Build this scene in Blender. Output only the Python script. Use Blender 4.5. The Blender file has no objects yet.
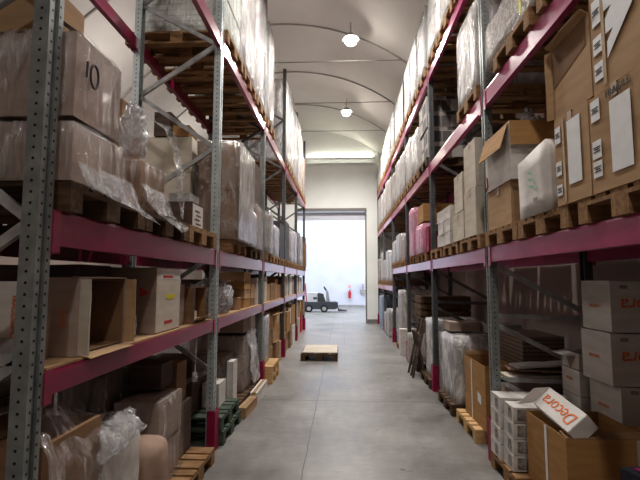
import bpy, bmesh, math, random
from mathutils import Vector, Matrix, noise
R = random.Random(7)
scene = bpy.context.scene
C = scene.collection
PI = math.pi

# ------------------------------------------------------------------ materials
def new_mat(name):
    m = bpy.data.materials.new(name); m.use_nodes = True
    nt = m.node_tree
    for n in list(nt.nodes): nt.nodes.remove(n)
    return m, nt
def nd(nt, t, **kw):
    n = nt.nodes.new(t)
    for k, v in kw.items():
        if k in n.inputs: n.inputs[k].default_value = v
        else: setattr(n, k, v)
    return n
def ramp(nt, fac, stops):
    r = nd(nt, 'ShaderNodeValToRGB')
    el = r.color_ramp.elements
    while len(el) < len(stops): el.new(0.5)
    for e, (p, c) in zip(el, stops): e.position = p; e.color = (*c, 1)
    nt.links.new(fac, r.inputs[0]); return r.outputs[0]
def out(nt, sh):
    o = nd(nt, 'ShaderNodeOutputMaterial'); nt.links.new(sh, o.inputs[0])
def coords(nt, kind='Object', scale=(1,1,1)):
    t = nd(nt, 'ShaderNodeTexCoord'); mp = nd(nt, 'ShaderNodeMapping'); mp.inputs['Scale'].default_value = scale
    nt.links.new(t.outputs[kind], mp.inputs[0]); return mp.outputs[0]
def noisy(name, c0, c1, scale=6, rough=.7, stretch=(1,1,1), bump=.1, metal=0.0, detail=4, spec=.4, lo=.35, hi=.65, coat=0.0):
    m, nt = new_mat(name); L = nt.links
    n = nd(nt, 'ShaderNodeTexNoise', Scale=scale, Detail=detail); L.new(coords(nt, 'Object', stretch), n.inputs['Vector'])
    col = ramp(nt, n.outputs['Fac'], [(lo, c0), (hi, c1)])
    p = nd(nt, 'ShaderNodeBsdfPrincipled', Roughness=rough, Metallic=metal); p.inputs['Specular IOR Level'].default_value = spec; p.inputs['Coat Weight'].default_value = coat; p.inputs['Coat Roughness'].default_value = .18
    L.new(col, p.inputs['Base Color'])
    if bump:
        b = nd(nt, 'ShaderNodeBump', Strength=bump, Distance=.01); L.new(n.outputs['Fac'], b.inputs['Height']); L.new(b.outputs[0], p.inputs['Normal'])
    out(nt, p.outputs[0]); return m
def flat(name, c, rough=.6, metal=0.0, emit=0, ec=None):
    m, nt = new_mat(name)
    n = nd(nt, 'ShaderNodeTexNoise', Scale=20.0); nt.links.new(coords(nt), n.inputs['Vector'])
    col = ramp(nt, n.outputs['Fac'], [(.3, tuple(x*.92 for x in c)), (.7, c)])
    p = nd(nt, 'ShaderNodeBsdfPrincipled', Roughness=rough, Metallic=metal); nt.links.new(col, p.inputs['Base Color'])
    if emit:
        p.inputs['Emission Color'].default_value = (*(ec or c), 1); p.inputs['Emission Strength'].default_value = emit
    out(nt, p.outputs[0]); return m
def film_mat(name, tint, low, high, scale=9, rough=.22, stretch=(1,1,.35), spec=.6, stops=(.38,.66), gl=.10):
    """stretch film: partly clear, milky where it is folded"""
    m, nt = new_mat(name); L = nt.links
    co = coords(nt, 'Object', stretch)
    rot = nd(nt, 'ShaderNodeMapping'); rot.inputs['Rotation'].default_value = (.5, .35, .3); L.new(co, rot.inputs[0])
    n = nd(nt, 'ShaderNodeTexNoise', Scale=scale, Detail=6.0, Distortion=1.2); L.new(rot.outputs[0], n.inputs['Vector'])
    n2 = nd(nt, 'ShaderNodeTexNoise', Scale=scale*3.1, Detail=4.0, Distortion=2.0); L.new(rot.outputs[0], n2.inputs['Vector'])
    f = ramp(nt, n.outputs['Fac'], [(stops[0], (low,)*3), (stops[1], (high,)*3)])
    p = nd(nt, 'ShaderNodeBsdfPrincipled', Roughness=rough); p.inputs['Specular IOR Level'].default_value = spec
    p.inputs['Base Color'].default_value = (*tint, 1)
    mx = nd(nt, 'ShaderNodeMath', operation='ADD'); L.new(n.outputs['Fac'], mx.inputs[0]); L.new(n2.outputs['Fac'], mx.inputs[1])
    b = nd(nt, 'ShaderNodeBump', Strength=.9, Distance=.03); L.new(mx.outputs[0], b.inputs['Height']); L.new(b.outputs[0], p.inputs['Normal'])
    t = nd(nt, 'ShaderNodeBsdfTransparent'); mix = nd(nt, 'ShaderNodeMixShader')
    L.new(f, mix.inputs[0]); L.new(t.outputs[0], mix.inputs[1]); L.new(p.outputs[0], mix.inputs[2])
    g = nd(nt, 'ShaderNodeBsdfGlossy', Roughness=rough); g.inputs['Color'].default_value = (1,1,1,1); L.new(b.outputs[0], g.inputs['Normal'])
    m2 = nd(nt, 'ShaderNodeMixShader'); m2.inputs[0].default_value = gl; L.new(mix.outputs[0], m2.inputs[1]); L.new(g.outputs[0], m2.inputs[2])
    out(nt, m2.outputs[0]); return m
def steel_mat(name, c0, c1, holes=True, rough=.45, metal=.6):
    m, nt = new_mat(name); L = nt.links
    co = coords(nt)
    n = nd(nt, 'ShaderNodeTexNoise', Scale=14.0, Detail=5.0); L.new(co, n.inputs['Vector'])
    col = ramp(nt, n.outputs['Fac'], [(.3, c0), (.7, c1)])
    p = nd(nt, 'ShaderNodeBsdfPrincipled', Roughness=rough, Metallic=metal)
    if holes:
        s = nd(nt, 'ShaderNodeSeparateXYZ'); L.new(co, s.inputs[0])
        def M(op, a, b=None, **k):
            q = nd(nt, 'ShaderNodeMath', operation=op)
            for i, v in enumerate((a, b)):
                if v is None: continue
                if isinstance(v, (int, float)): q.inputs[i].default_value = v
                else: L.new(v, q.inputs[i])
            return q.outputs[0]
        # round punched holes every 5 cm up the post: one row on the side faces, two on the front
        dz = M('SUBTRACT', M('FRACT', M('DIVIDE', s.outputs['Z'], .05)), .5)
        dz = M('MULTIPLY', dz, .05)
        def dots(axis, offs):
            best = None
            for o_ in offs:
                da = M('SUBTRACT', s.outputs[axis], o_)
                d = M('SQRT', M('ADD', M('MULTIPLY', da, da), M('MULTIPLY', dz, dz)))
                lt = M('LESS_THAN', d, .0068)
                best = lt if best is None else M('MAXIMUM', best, lt)
            return best
        g = nd(nt, 'ShaderNodeNewGeometry'); sn = nd(nt, 'ShaderNodeSeparateXYZ'); L.new(g.outputs['Normal'], sn.inputs[0])
        ay = M('ABSOLUTE', sn.outputs['Y']); ax = M('ABSOLUTE', sn.outputs['X'])
        h = M('MAXIMUM', M('MULTIPLY', dots('X', [0.0]), M('GREATER_THAN', ay, .7)), M('MULTIPLY', dots('Y', [-.028, .028]), M('GREATER_THAN', ax, .7)))
        mixc = nd(nt, 'ShaderNodeMix', data_type='RGBA'); L.new(h, mixc.inputs[0]); L.new(col, mixc.inputs[6]); mixc.inputs[7].default_value = (.006, .006, .006, 1)
        col = mixc.outputs[2]
        mm = M('MULTIPLY', M('SUBTRACT', 1.0, h), metal); L.new(mm, p.inputs['Metallic'])
    L.new(col, p.inputs['Base Color']); out(nt, p.outputs[0]); return m
def stack_mat(name, c0, c1, mortar, bw, rh):
    """cartons stacked in courses: thin dark seams between them"""
    m, nt = new_mat(name); L = nt.links
    t = nd(nt, 'ShaderNodeTexCoord'); s = nd(nt, 'ShaderNodeSeparateXYZ'); L.new(t.outputs['Object'], s.inputs[0])
    ad = nd(nt, 'ShaderNodeMath', operation='ADD'); L.new(s.outputs['X'], ad.inputs[0]); L.new(s.outputs['Y'], ad.inputs[1])
    cb = nd(nt, 'ShaderNodeCombineXYZ'); L.new(ad.outputs[0], cb.inputs[0]); L.new(s.outputs['Z'], cb.inputs[1])
    br = nd(nt, 'ShaderNodeTexBrick', Scale=1.0); br.offset = .5
    br.inputs['Brick Width'].default_value = bw; br.inputs['Row Height'].default_value = rh
    br.inputs['Mortar Size'].default_value = .006; br.inputs['Color1'].default_value = (*c0, 1); br.inputs['Color2'].default_value = (*c1, 1); br.inputs['Mortar'].default_value = (*mortar, 1)
    L.new(cb.outputs[0], br.inputs['Vector'])
    p = nd(nt, 'ShaderNodeBsdfPrincipled', Roughness=.7); L.new(br.outputs['Color'], p.inputs['Base Color'])
    out(nt, p.outputs[0]); return m

M = {}
M['brown']   = noisy('brown_cardboard', (.25,.15,.08), (.31,.19,.105), 3, .8, (1,1,6), .05)
M['tan']     = noisy('tan_cardboard', (.40,.265,.15), (.47,.315,.18), 3, .8, (1,1,6), .05)
M['ochre']   = noisy('ochre_cardboard', (.36,.205,.08), (.44,.255,.105), 3, .8, (1,1,6), .05)
M['greyb']   = noisy('greyish_cardboard', (.33,.255,.21), (.40,.31,.26), 3, .8, (1,1,6), .05)
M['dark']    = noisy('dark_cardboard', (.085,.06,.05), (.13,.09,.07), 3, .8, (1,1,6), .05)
M['white']   = noisy('white_cardboard', (.62,.595,.56), (.72,.69,.655), 3, .6, (1,1,5), .03)
M['cream']   = noisy('cream_cardboard', (.56,.51,.42), (.64,.59,.50), 3, .7, (1,1,5), .03)
M['grey']    = noisy('grey_board', (.30,.30,.30), (.40,.40,.39), 4, .7)
M['charc']   = noisy('charcoal_board', (.05,.05,.052), (.08,.08,.082), 4, .6)
M['inside']  = noisy('carton_inside', (.20,.12,.065), (.26,.16,.09), 3, .9)
M['tape']    = flat('packing_tape', (.50,.36,.22), .25)
M['ctape']   = flat('clear_tape', (.60,.52,.44), .2)
M['sticker'] = flat('white_label', (.80,.82,.83), .5)
M['ink']     = flat('dark_ink', (.03,.03,.035), .6)
M['orange']  = flat('orange_print', (.80,.19,.03), .6)
M['redink']  = flat('red_print', (.50,.04,.03), .6)
M['yellow']  = flat('yellow_label', (.72,.62,.05), .5)
M['greenink']= flat('green_print', (.25,.55,.35), .6)
M['strap']   = flat('yellow_strap', (.72,.66,.10), .4)
M['wood']    = noisy('pallet_wood', (.22,.125,.058), (.37,.23,.115), 5, .85, (1,6,6), .25)
M['woodd']   = noisy('dark_pallet_wood', (.07,.042,.024), (.15,.09,.05), 5, .85, (1,6,6), .25)
M['woody']   = noisy('new_pallet_wood', (.52,.34,.16), (.66,.46,.24), 5, .8, (1,6,6), .2)
M['woodg']   = noisy('green_painted_wood', (.055,.085,.06), (.11,.135,.095), 5, .85, (1,6,6), .2)
M['magenta'] = noisy('magenta_beam_paint', (.23,.010,.055), (.31,.016,.085), 5, .30, (1,.4,3), .03, 0, 4, .8, .35, .65, .6)
M['pinkbeam'] = noisy('lit_pink_beam_paint', (.38,.035,.14), (.48,.055,.19), 5, .30, (1,.4,3), .03, 0, 4, .8, .35, .65, .6)  # brighter copy of the magenta; stronger light on the right rack put into colour
M['magfoot'] = noisy('magenta_guard_paint', (.24,.008,.05), (.32,.015,.07), 7, .5, (1,1,1), .05)
M['steel']   = steel_mat('perforated_steel', (.25,.275,.27), (.37,.40,.39))
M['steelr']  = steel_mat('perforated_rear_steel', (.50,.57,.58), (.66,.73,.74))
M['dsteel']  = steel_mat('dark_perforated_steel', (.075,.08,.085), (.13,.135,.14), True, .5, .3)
M['brace']   = noisy('brace_steel', (.42,.44,.44), (.58,.60,.60), 12, .4, (1,1,1), .03, .6)
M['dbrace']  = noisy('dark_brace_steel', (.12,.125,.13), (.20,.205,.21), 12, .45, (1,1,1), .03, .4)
M['film']    = film_mat('clear_stretch_film', (.66,.63,.61), .05, .55, 9, .16)
M['filmw']   = film_mat('milky_stretch_film', (.57,.55,.535), .40, .93, 7, .2)
M['filmn']   = film_mat('near_clear_film', (.80,.76,.74), .03, .62, 8, .10, (1.3,1.3,.22), .6, (.50,.68), .12)  # narrow ramp paints white streaks that stand for highlights on the film
M['filmb']   = film_mat('bright_milky_film', (.86,.86,.87), .42, .98, 6, .2, (1,1,.5))
M['filmg']   = film_mat('grey_plastic_bag', (.62,.63,.64), .22, .85, 11, .13, (1,1,1))
M['filmp']   = film_mat('pink_stretch_film', (.84,.22,.42), .35, .85, 8, .3)
M['bubble']  = film_mat('bubble_film', (.80,.76,.70), .45, .95, 26, .15, (1,1,1), .9)
M['sackw']   = noisy('white_woven_plastic', (.55,.52,.48), (.68,.65,.60), 10, .5, (1,1,1), .4)
M['kraft']   = noisy('kraft_paper', (.36,.25,.19), (.45,.32,.25), 8, .7, (1,1,1), .2)
M['st_br']   = stack_mat('brown_cartons', (.27,.175,.11), (.34,.225,.145), (.07,.045,.03), .40, .30)
M['st_gb']   = stack_mat('greyish_cartons', (.33,.25,.205), (.40,.31,.26), (.10,.07,.055), .33, .26)
M['st_wh']   = stack_mat('white_cartons', (.55,.53,.51), (.64,.62,.595), (.18,.16,.15), .45, .34)
M['st_gr']   = stack_mat('grey_cartons', (.36,.36,.36), (.47,.47,.46), (.12,.12,.12), .30, .25)
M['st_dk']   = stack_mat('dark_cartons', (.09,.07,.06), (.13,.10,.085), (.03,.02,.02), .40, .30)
M['st_pr']   = stack_mat('printed_cartons', (.42,.39,.36), (.06,.055,.055), (.40,.37,.34), .17, .20)
M['st_gn']   = stack_mat('pale_green_cartons', (.62,.68,.62), (.74,.76,.73), (.40,.46,.42), .60, .07)
M['st_sh']   = stack_mat('brown_sheets', (.22,.165,.13), (.28,.21,.165), (.10,.07,.055), 3.0, .045)
M['blue']    = noisy('blue_wrap', (.10,.20,.36), (.22,.36,.55), 6, .4)
M['red']     = flat('red_plastic', (.55,.02,.03), .4)
M['palered'] = flat('overexposed_red_sign', (.80,.45,.48), .5)  # red washed pale in the colour to stand for overexposure in the bright room
M['paint_w'] = noisy('white_wall_paint', (.78,.80,.77), (.83,.85,.82), 1.2, .8, (1,1,1), .02)
M['vault']   = noisy('vault_plaster', (.60,.565,.535), (.655,.62,.59), .8, .85, (1,1,1), .02)
M['warmwall']= noisy('warm_grey_wall', (.43,.36,.33), (.49,.41,.375), 1.0, .85, (1,1,1), .03)
M['far_w']   = noisy('bright_wall_paint', (.60,.625,.705), (.65,.675,.755), 1.2, .8, (1,1,1), .02)
M['trimg']   = flat('grey_trim_paint', (.22,.21,.20), .6)
M['rib']     = flat('grey_rib_line', (.33,.31,.29), .7)  # even dark grey of the vault ribs and tie rods
M['truckg']  = flat('dark_grey_machine_paint', (.07,.075,.085), .4)
M['truckw']  = flat('white_machine_panel', (.65,.65,.66), .4)
M['tyre']    = flat('tyre_rubber', (.02,.02,.022), .8)
M['lamp']    = flat('lit_lamp_glass', (1,.95,.85), .4, 0, 45, (1,.95,.86))
M['tube']    = flat('lit_tube', (1,1,.92), .4, 0, 16.0, (1,1,.86))
M['lampg']   = flat('lamp_housing', (.45,.45,.44), .4, .5)
M['blackpk'] = flat('black_print_packaging', (.02,.02,.035), .4)
M['pinkpk']  = flat('magenta_print_packaging', (.22,.02,.11), .4)
M['yelpk']   = flat('orange_print_packaging', (.40,.17,.03), .4)
M['photo']   = noisy('printed_photo', (.10,.09,.09), (.50,.46,.44), 22, .4, (1,1,1), 0)

def floor_mat():
    m, nt = new_mat('polished_concrete'); L = nt.links
    t = nd(nt, 'ShaderNodeTexCoord'); co = t.outputs['Object']
    n = nd(nt, 'ShaderNodeTexNoise', Scale=1.1, Detail=8.0, Roughness=.62); L.new(co, n.inputs['Vector'])
    n2 = nd(nt, 'ShaderNodeTexNoise', Scale=9.0, Detail=5.0); L.new(co, n2.inputs['Vector'])
    c1 = ramp(nt, n.outputs['Fac'], [(.28, (.15,.148,.14)), (.55, (.275,.27,.258)), (.75, (.38,.375,.36))])
    c2 = ramp(nt, n2.outputs['Fac'], [(.3, (.86,.86,.86)), (.7, (1.06,1.05,1.04))])
    mu = nd(nt, 'ShaderNodeMix', data_type='RGBA', blend_type='MULTIPLY'); mu.inputs[0].default_value = 1; L.new(c1, mu.inputs[6]); L.new(c2, mu.inputs[7])
    col = mu.outputs[2]
    s = nd(nt, 'ShaderNodeSeparateXYZ'); L.new(co, s.inputs[0])
    nw = nd(nt, 'ShaderNodeTexNoise', Scale=2.5, Detail=3.0); L.new(co, nw.inputs['Vector'])
    def Mt(op, a, b):
        q = nd(nt, 'ShaderNodeMath', operation=op)
        for i, v in enumerate((a, b)):
            if isinstance(v, (int, float)): q.inputs[i].default_value = v
            else: L.new(v, q.inputs[i])
        return q.outputs[0]
    wob = Mt('MULTIPLY', Mt('SUBTRACT', nw.outputs['Fac'], .5), .03)
    def line(axis, pos, w):
        d = Mt('ABSOLUTE', Mt('SUBTRACT', Mt('ADD', s.outputs[axis], wob), pos), 0)
        return Mt('LESS_THAN', d, w)
    tot = line('X', -.365, .006)
    for ax, p, w in (('Y', 6.65, .009), ('Y', 2.9, .009), ('Y', 12.4, .012), ('Y', 18.42, .03), ('X', 3.6, .01), ('X', -3.6, .01)):
        tot = Mt('MAXIMUM', tot, line(ax, p, w))
    # the short second crack right of the main joint
    seg = Mt('MULTIPLY', line('X', .06, .005), Mt('GREATER_THAN', s.outputs['Y'], 12.4)); tot = Mt('MAXIMUM', tot, seg)
    # small dark scuffs
    v = nd(nt, 'ShaderNodeTexVoronoi', Scale=1.35); L.new(co, v.inputs['Vector'])
    sc = Mt('MULTIPLY', Mt('LESS_THAN', Mt('ADD', v.outputs['Distance'], Mt('MULTIPLY', n2.outputs['Fac'], .06)), .075), .7)
    st = nd(nt, 'ShaderNodeTexNoise', Scale=3.2, Detail=6.0, Distortion=2.5); L.new(co, st.inputs['Vector'])
    stn = Mt('MULTIPLY', Mt('GREATER_THAN', st.outputs['Fac'], .69), .35)
    tot = Mt('MAXIMUM', Mt('MULTIPLY', tot, .75), Mt('MAXIMUM', sc, stn))
    mk = nd(nt, 'ShaderNodeMix', data_type='RGBA'); L.new(tot, mk.inputs[0]); L.new(col, mk.inputs[6]); mk.inputs[7].default_value = (.07,.068,.065,1)
    p = nd(nt, 'ShaderNodeBsdfPrincipled'); p.inputs['Specular IOR Level'].default_value = .45
    L.new(mk.outputs[2], p.inputs['Base Color'])
    r = ramp(nt, n.outputs['Fac'], [(.3, (.30,)*3), (.7, (.46,)*3)]); L.new(r, p.inputs['Roughness'])
    b = nd(nt, 'ShaderNodeBump', Strength=.06, Distance=.01); L.new(n2.outputs['Fac'], b.inputs['Height']); L.new(b.outputs[0], p.inputs['Normal'])
    out(nt, p.outputs[0]); return m
M['floor'] = floor_mat()

# ------------------------------------------------------------------ mesh helpers
def obj(name, bm, m, parent=None, loc=(0,0,0), smooth=False):
    me = bpy.data.meshes.new(name); bm.normal_update(); bm.to_mesh(me); bm.free()
    if smooth:
        for p in me.polygons: p.use_smooth = True
    me.materials.append(M[m] if isinstance(m, str) else m)
    o = bpy.data.objects.new(name, me); C.objects.link(o); o.location = loc
    if parent is not None: o.parent = parent
    return o
LABELS = {}
def tag(o, label, cat, group=None):
    k = len(label.split())
    assert 4 <= k <= 16, (k, label)
    assert label not in LABELS, label
    LABELS[label] = o
    o['label'] = label; o['category'] = cat
    if group: o['group'] = group
    return o
def thing(name, label, cat, loc=(0,0,0), rz=0, group=None):
    o = bpy.data.objects.new(name, None); C.objects.link(o); o.location = loc; o.rotation_euler = (0,0,rz); o.empty_display_size = .1
    return tag(o, label, cat, group)
def struct(name, bm, m, smooth=False):
    o = obj(name, bm, m, None, (0,0,0), smooth); o['kind'] = 'structure'; return o
def bx(bm, x0, x1, y0, y1, z0, z1, mat=None):
    vs = [bm.verts.new(v) for v in ((x0,y0,z0),(x1,y0,z0),(x1,y1,z0),(x0,y1,z0),(x0,y0,z1),(x1,y0,z1),(x1,y1,z1),(x0,y1,z1))]
    if mat is not None:
        for v in vs: v.co = mat @ v.co
    for f in ((3,2,1,0),(4,5,6,7),(0,1,5,4),(1,2,6,5),(2,3,7,6),(3,0,4,7)): bm.faces.new([vs[i] for i in f])
    return vs
def cyl(bm, p0, p1, r0, r1=None, n=12, caps=True):
    p0, p1 = Vector(p0), Vector(p1); r1 = r0 if r1 is None else r1
    d = (p1-p0).normalized(); a = d.orthogonal().normalized(); b = d.cross(a)
    A = [bm.verts.new(p0 + (a*math.cos(2*PI*i/n)+b*math.sin(2*PI*i/n))*r0) for i in range(n)]
    B = [bm.verts.new(p1 + (a*math.cos(2*PI*i/n)+b*math.sin(2*PI*i/n))*r1) for i in range(n)]
    for i in range(n): bm.faces.new((A[i], A[(i+1)%n], B[(i+1)%n], B[i]))
    if caps: bm.faces.new(A[::-1]); bm.faces.new(B)
def bar(bm, p0, p1, w, h, up=(0,0,1)):
    """rectangular bar from p0 to p1; w across, h along 'up'"""
    p0, p1 = Vector(p0), Vector(p1); d = (p1-p0); L = d.length; d.normalize()
    s = d.cross(Vector(up))
    if s.length < 1e-4: s = d.orthogonal()
    s.normalize(); u = s.cross(d)
    m = Matrix(((s.x, d.x, u.x, p0.x), (s.y, d.y, u.y, p0.y), (s.z, d.z, u.z, p0.z), (0,0,0,1)))
    return bx(bm, -w/2, w/2, 0, L, -h/2, h/2, m)
def channel(bm, p0, p1, w, h, t, up):
    """open C channel: web plus two flanges, joined along shared edges"""
    p0, p1 = Vector(p0), Vector(p1); d = (p1-p0); L = d.length; d.normalize()
    s = d.cross(Vector(up)).normalized(); u = s.cross(d)
    prof = [(-w/2,h/2),(-w/2,-h/2),(w/2,-h/2),(w/2,h/2),(w/2-t,h/2),(w/2-t,-h/2+t),(-w/2+t,-h/2+t),(-w/2+t,h/2)]
    A = [bm.verts.new(p0 + s*a + u*b) for a, b in prof]; B = [bm.verts.new(p1 + s*a + u*b) for a, b in prof]
    n = len(prof)
    for i in range(n): bm.faces.new((A[i], A[(i+1)%n], B[(i+1)%n], B[i]))
    for q in ((0,1,6,7),(1,2,5,6),(2,3,4,5)):
        bm.faces.new([A[i] for i in q][::-1]); bm.faces.new([B[i] for i in q])
def prism(bm, prof, axis, a, b):
    """profile of 2-D points extruded along axis from a to b"""
    def P(u, v, t): return {'x': (t,u,v), 'y': (u,t,v), 'z': (u,v,t)}[axis]
    A = [bm.verts.new(P(u,v,a)) for u, v in prof]; B = [bm.verts.new(P(u,v,b)) for u, v in prof]
    n = len(prof)
    for i in range(n): bm.faces.new((A[i], A[(i+1)%n], B[(i+1)%n], B[i]))
    bm.faces.new(A[::-1]); bm.faces.new(B)
    bmesh.ops.recalc_face_normals(bm, faces=bm.faces)
def grid_box(dx, dy, dz, nx, ny, nz):
    """closed box of quads centred in x and y, standing on z = 0"""
    bm = bmesh.new(); idx = {}
    def V(i, j, k):
        key = (i,j,k)
        if key not in idx: idx[key] = bm.verts.new((-dx/2+dx*i/nx, -dy/2+dy*j/ny, dz*k/nz))
        return idx[key]
    for i in range(nx):
        for j in range(ny):
            bm.faces.new((V(i,j,0),V(i,j+1,0),V(i+1,j+1,0),V(i+1,j,0))); bm.faces.new((V(i,j,nz),V(i+1,j,nz),V(i+1,j+1,nz),V(i,j+1,nz)))
    for i in range(nx):
        for k in range(nz):
            bm.faces.new((V(i,0,k),V(i+1,0,k),V(i+1,0,k+1),V(i,0,k+1))); bm.faces.new((V(i,ny,k),V(i,ny,k+1),V(i+1,ny,k+1),V(i+1,ny,k)))
    for j in range(ny):
        for k in range(nz):
            bm.faces.new((V(0,j,k),V(0,j,k+1),V(0,j+1,k+1),V(0,j+1,k))); bm.faces.new((V(nx,j,k),V(nx,j+1,k),V(nx,j+1,k+1),V(nx,j,k+1)))
    return bm
def carton_bm(dx, dy, dz, bev=.006, sag=.006, flap_axis='y'):
    """taped-up carton: soft edges, sides slightly bowed, a seam where the top flaps meet"""
    bm = grid_box(dx, dy, dz, 4, 4, 4)
    o = Vector((R.random()*50, R.random()*50, R.random()*50))
    for v in bm.verts:
        x, y, z = v.co.x/(dx/2), v.co.y/(dy/2), v.co.z/dz*2-1
        b = (1-x*x)*(1-y*y)+(1-x*x)*(1-z*z)+(1-y*y)*(1-z*z)
        if abs(x) > .99: v.co.x -= math.copysign(sag*(1-y*y)*(1-z*z)*R.uniform(.4,1.4), x)
        if abs(y) > .99: v.co.y -= math.copysign(sag*(1-x*x)*(1-z*z)*R.uniform(.4,1.4), y)
        if z > .99:
            s = (1-x*x) if flap_axis == 'y' else (1-y*y)
            v.co.z -= sag*.9*s
    es = [e for e in bm.edges if len(e.link_faces) == 2 and e.calc_face_angle(0) > .9]
    bmesh.ops.bevel(bm, geom=es, offset=bev, segments=2, profile=.6, affect='EDGES')
    return bm
def text(body, m, parent, size, origin, right, up, extrude=.0006, shear=0.0, space=1.0, name='lettering'):
    cu = bpy.data.curves.new(name, 'FONT'); cu.body = body; cu.size = size; cu.align_x = 'CENTER'; cu.align_y = 'CENTER'; cu.extrude = extrude; cu.shear = shear; cu.space_character = space
    cu.materials.append(M[m])
    tmp = bpy.data.objects.new('tmp', cu); me = bpy.data.meshes.new_from_object(tmp); bpy.data.objects.remove(tmp)
    o = bpy.data.objects.new(name, me); C.objects.link(o); o.parent = parent
    r = Vector(right).normalized(); u = Vector(up).normalized(); u = (u - r*u.dot(r)).normalized(); n = r.cross(u)
    mt = Matrix(((r.x,u.x,n.x,origin[0]),(r.y,u.y,n.y,origin[1]),(r.z,u.z,n.z,origin[2]),(0,0,0,1)))
    o.matrix_local = mt
    return o
def carton(label, x0, x1, y0, y1, z0, z1, m='brown', tape='tape', rz=0, group=None, flap='y', name='cardboard_box', cat='box', detail=True):
    """root is the carton body; tape is a part. x,y,z are world extents before turning by rz"""
    dx, dy, dz = x1-x0, y1-y0, z1-z0
    o = obj(name, carton_bm(dx-.004, dy-.004, dz-.003, flap_axis=flap), m, None, ((x0+x1)/2, (y0+y1)/2, z0+.001)); o.rotation_euler[2] = rz
    tag(o, label, cat, group)
    if tape and detail:
        bm = bmesh.new(); w = .025; e = .0012; h = min(.07, dz*.3)
        zt = dz+.0015
        if flap == 'y':
            pts = [(-dy/2-e, dz-h), (-dy/2-e, zt), (dy/2+e, zt), (dy/2+e, dz-h)]
            rows = [[bm.verts.new((s*w, a, b)) for s in (-1,1)] for a, b in pts]
        else:
            pts = [(-dx/2-e, dz-h), (-dx/2-e, zt), (dx/2+e, zt), (dx/2+e, dz-h)]
            rows = [[bm.verts.new((a, s*w, b)) for s in (-1,1)] for a, b in pts]
        for a, b in zip(rows, rows[1:]): bm.faces.new((a[0], a[1], b[1], b[0]))
        obj('tape', bm, tape, o)
    return o
def plate(parent, name, m, p, du, dv, n, t=.0015):
    """thin sticker: p centre, du/dv half-extent vectors, n outward normal (local to parent)"""
    p, du, dv, n = map(Vector, (p, du, dv, n)); bm = bmesh.new()
    q = [p-du-dv, p+du-dv, p+du+dv, p-du+dv]
    A = [bm.verts.new(v + n*.0004) for v in q]; B = [bm.verts.new(v+n*t) for v in q]
    bm.faces.new(B)
    for i in range(4): bm.faces.new((A[i], A[(i+1)%4], B[(i+1)%4], B[i]))
    return obj(name, bm, m, parent)
def flap_part(parent, m, hinge0, hinge1, out_vec, t=.004, name='flap'):
    h0, h1, v = map(Vector, (hinge0, hinge1, out_vec)); n = (h1-h0).cross(v).normalized()*t
    bm = bmesh.new()
    N = 4
    top = [[bm.verts.new(h0.lerp(h1, i/N) + v*(j/3) + n*(-1 if s else 1)*.5 + n*R.uniform(-.8,.8)*(j/3)) for i in range(N+1) for j in range(4)] for s in (0,1)]
    for s in (0,1):
        for i in range(N):
            for j in range(3):
                q = [top[s][i*4+j], top[s][(i+1)*4+j], top[s][(i+1)*4+j+1], top[s][i*4+j+1]]
                bm.faces.new(q if s == 0 else q[::-1])
    edge = [i*4 for i in range(N+1)] + [N*4+j for j in range(1,4)] + [i*4+3 for i in range(N-1,-1,-1)] + [j for j in (2,1)]
    for a, b in zip(edge, edge[1:]+edge[:1]):
        bm.faces.new((top[0][a], top[1][a], top[1][b], top[0][b]))
    bmesh.ops.recalc_face_normals(bm, faces=bm.faces)
    return obj(name, bm, m, parent)
def open_shell_bm(dx, dy, dz, side, t=.006):
    """box without one side: 'top', '+x' or '-x'; walls have thickness"""
    bm = bmesh.new()
    vs = bx(bm, -dx/2, dx/2, -dy/2, dy/2, 0, dz); bm.faces.ensure_lookup_table()
    want = {'top': Vector((0,0,1)), '+x': Vector((1,0,0)), '-x': Vector((-1,0,0)), '-y': Vector((0,-1,0))}[side]
    bm.normal_update()
    kill = [f for f in bm.faces if f.normal.dot(want) > .9]
    bmesh.ops.delete(bm, geom=kill, context='FACES')
    bmesh.ops.solidify(bm, geom=list(bm.faces), thickness=t)
    return bm
def wrinkle(bm, amp, freq, seed, lockz=None):
    s = Vector((seed*3.7, seed*1.3, seed*2.1))
    bm.normal_update()
    for v in bm.verts:
        p = v.co
        a = noise.noise(Vector((p.x*freq, p.y*freq, p.z*freq*.45))+s) + .6*noise.noise(Vector(((p.x+p.z)*freq*2.2, (p.y+p.z*.7)*freq*2.2, p.z*freq))+s)
        v.co += v.normal*amp*(a+.35)
def film_bm(dx, dy, dz, amp=.012, rnd=.05, dens=9, seed=0, bulge=.0):
    """shrunk film hull: rounded box skin with folds"""
    nx, ny, nz = max(3, int(dx*dens)), max(3, int(dy*dens)), max(3, int(dz*dens))
    bm = grid_box(dx, dy, dz, nx, ny, nz)
    r = min(rnd, dx*.3, dy*.3, dz*.3)
    for v in bm.verts:
        c = v.co; q = Vector((max(-dx/2+r, min(dx/2-r, c.x)), max(-dy/2+r, min(dy/2-r, c.y)), min(dz-r, c.z)))
        d = c - q
        if d.length > 1e-6:
            d.normalize(); v.co = q + d*r
        if bulge:
            t = c.z/dz; k = 1 + bulge*math.sin(PI*t); v.co.x *= k; v.co.y *= k
    wrinkle(bm, amp, 5.0, seed+1)
    for v in bm.verts:
        if v.co.z < 0: v.co.z = 0.0
    return bm
def layer_bm(dx, dy, dz):
    bm = grid_box(dx, dy, dz, 2, 2, 1)
    es = [e for e in bm.edges if len(e.link_faces) == 2 and e.calc_face_angle(0) > .9]
    bmesh.ops.bevel(bm, geom=es, offset=.008, segments=1, affect='EDGES')
    return bm
SEED = [0]
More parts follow.
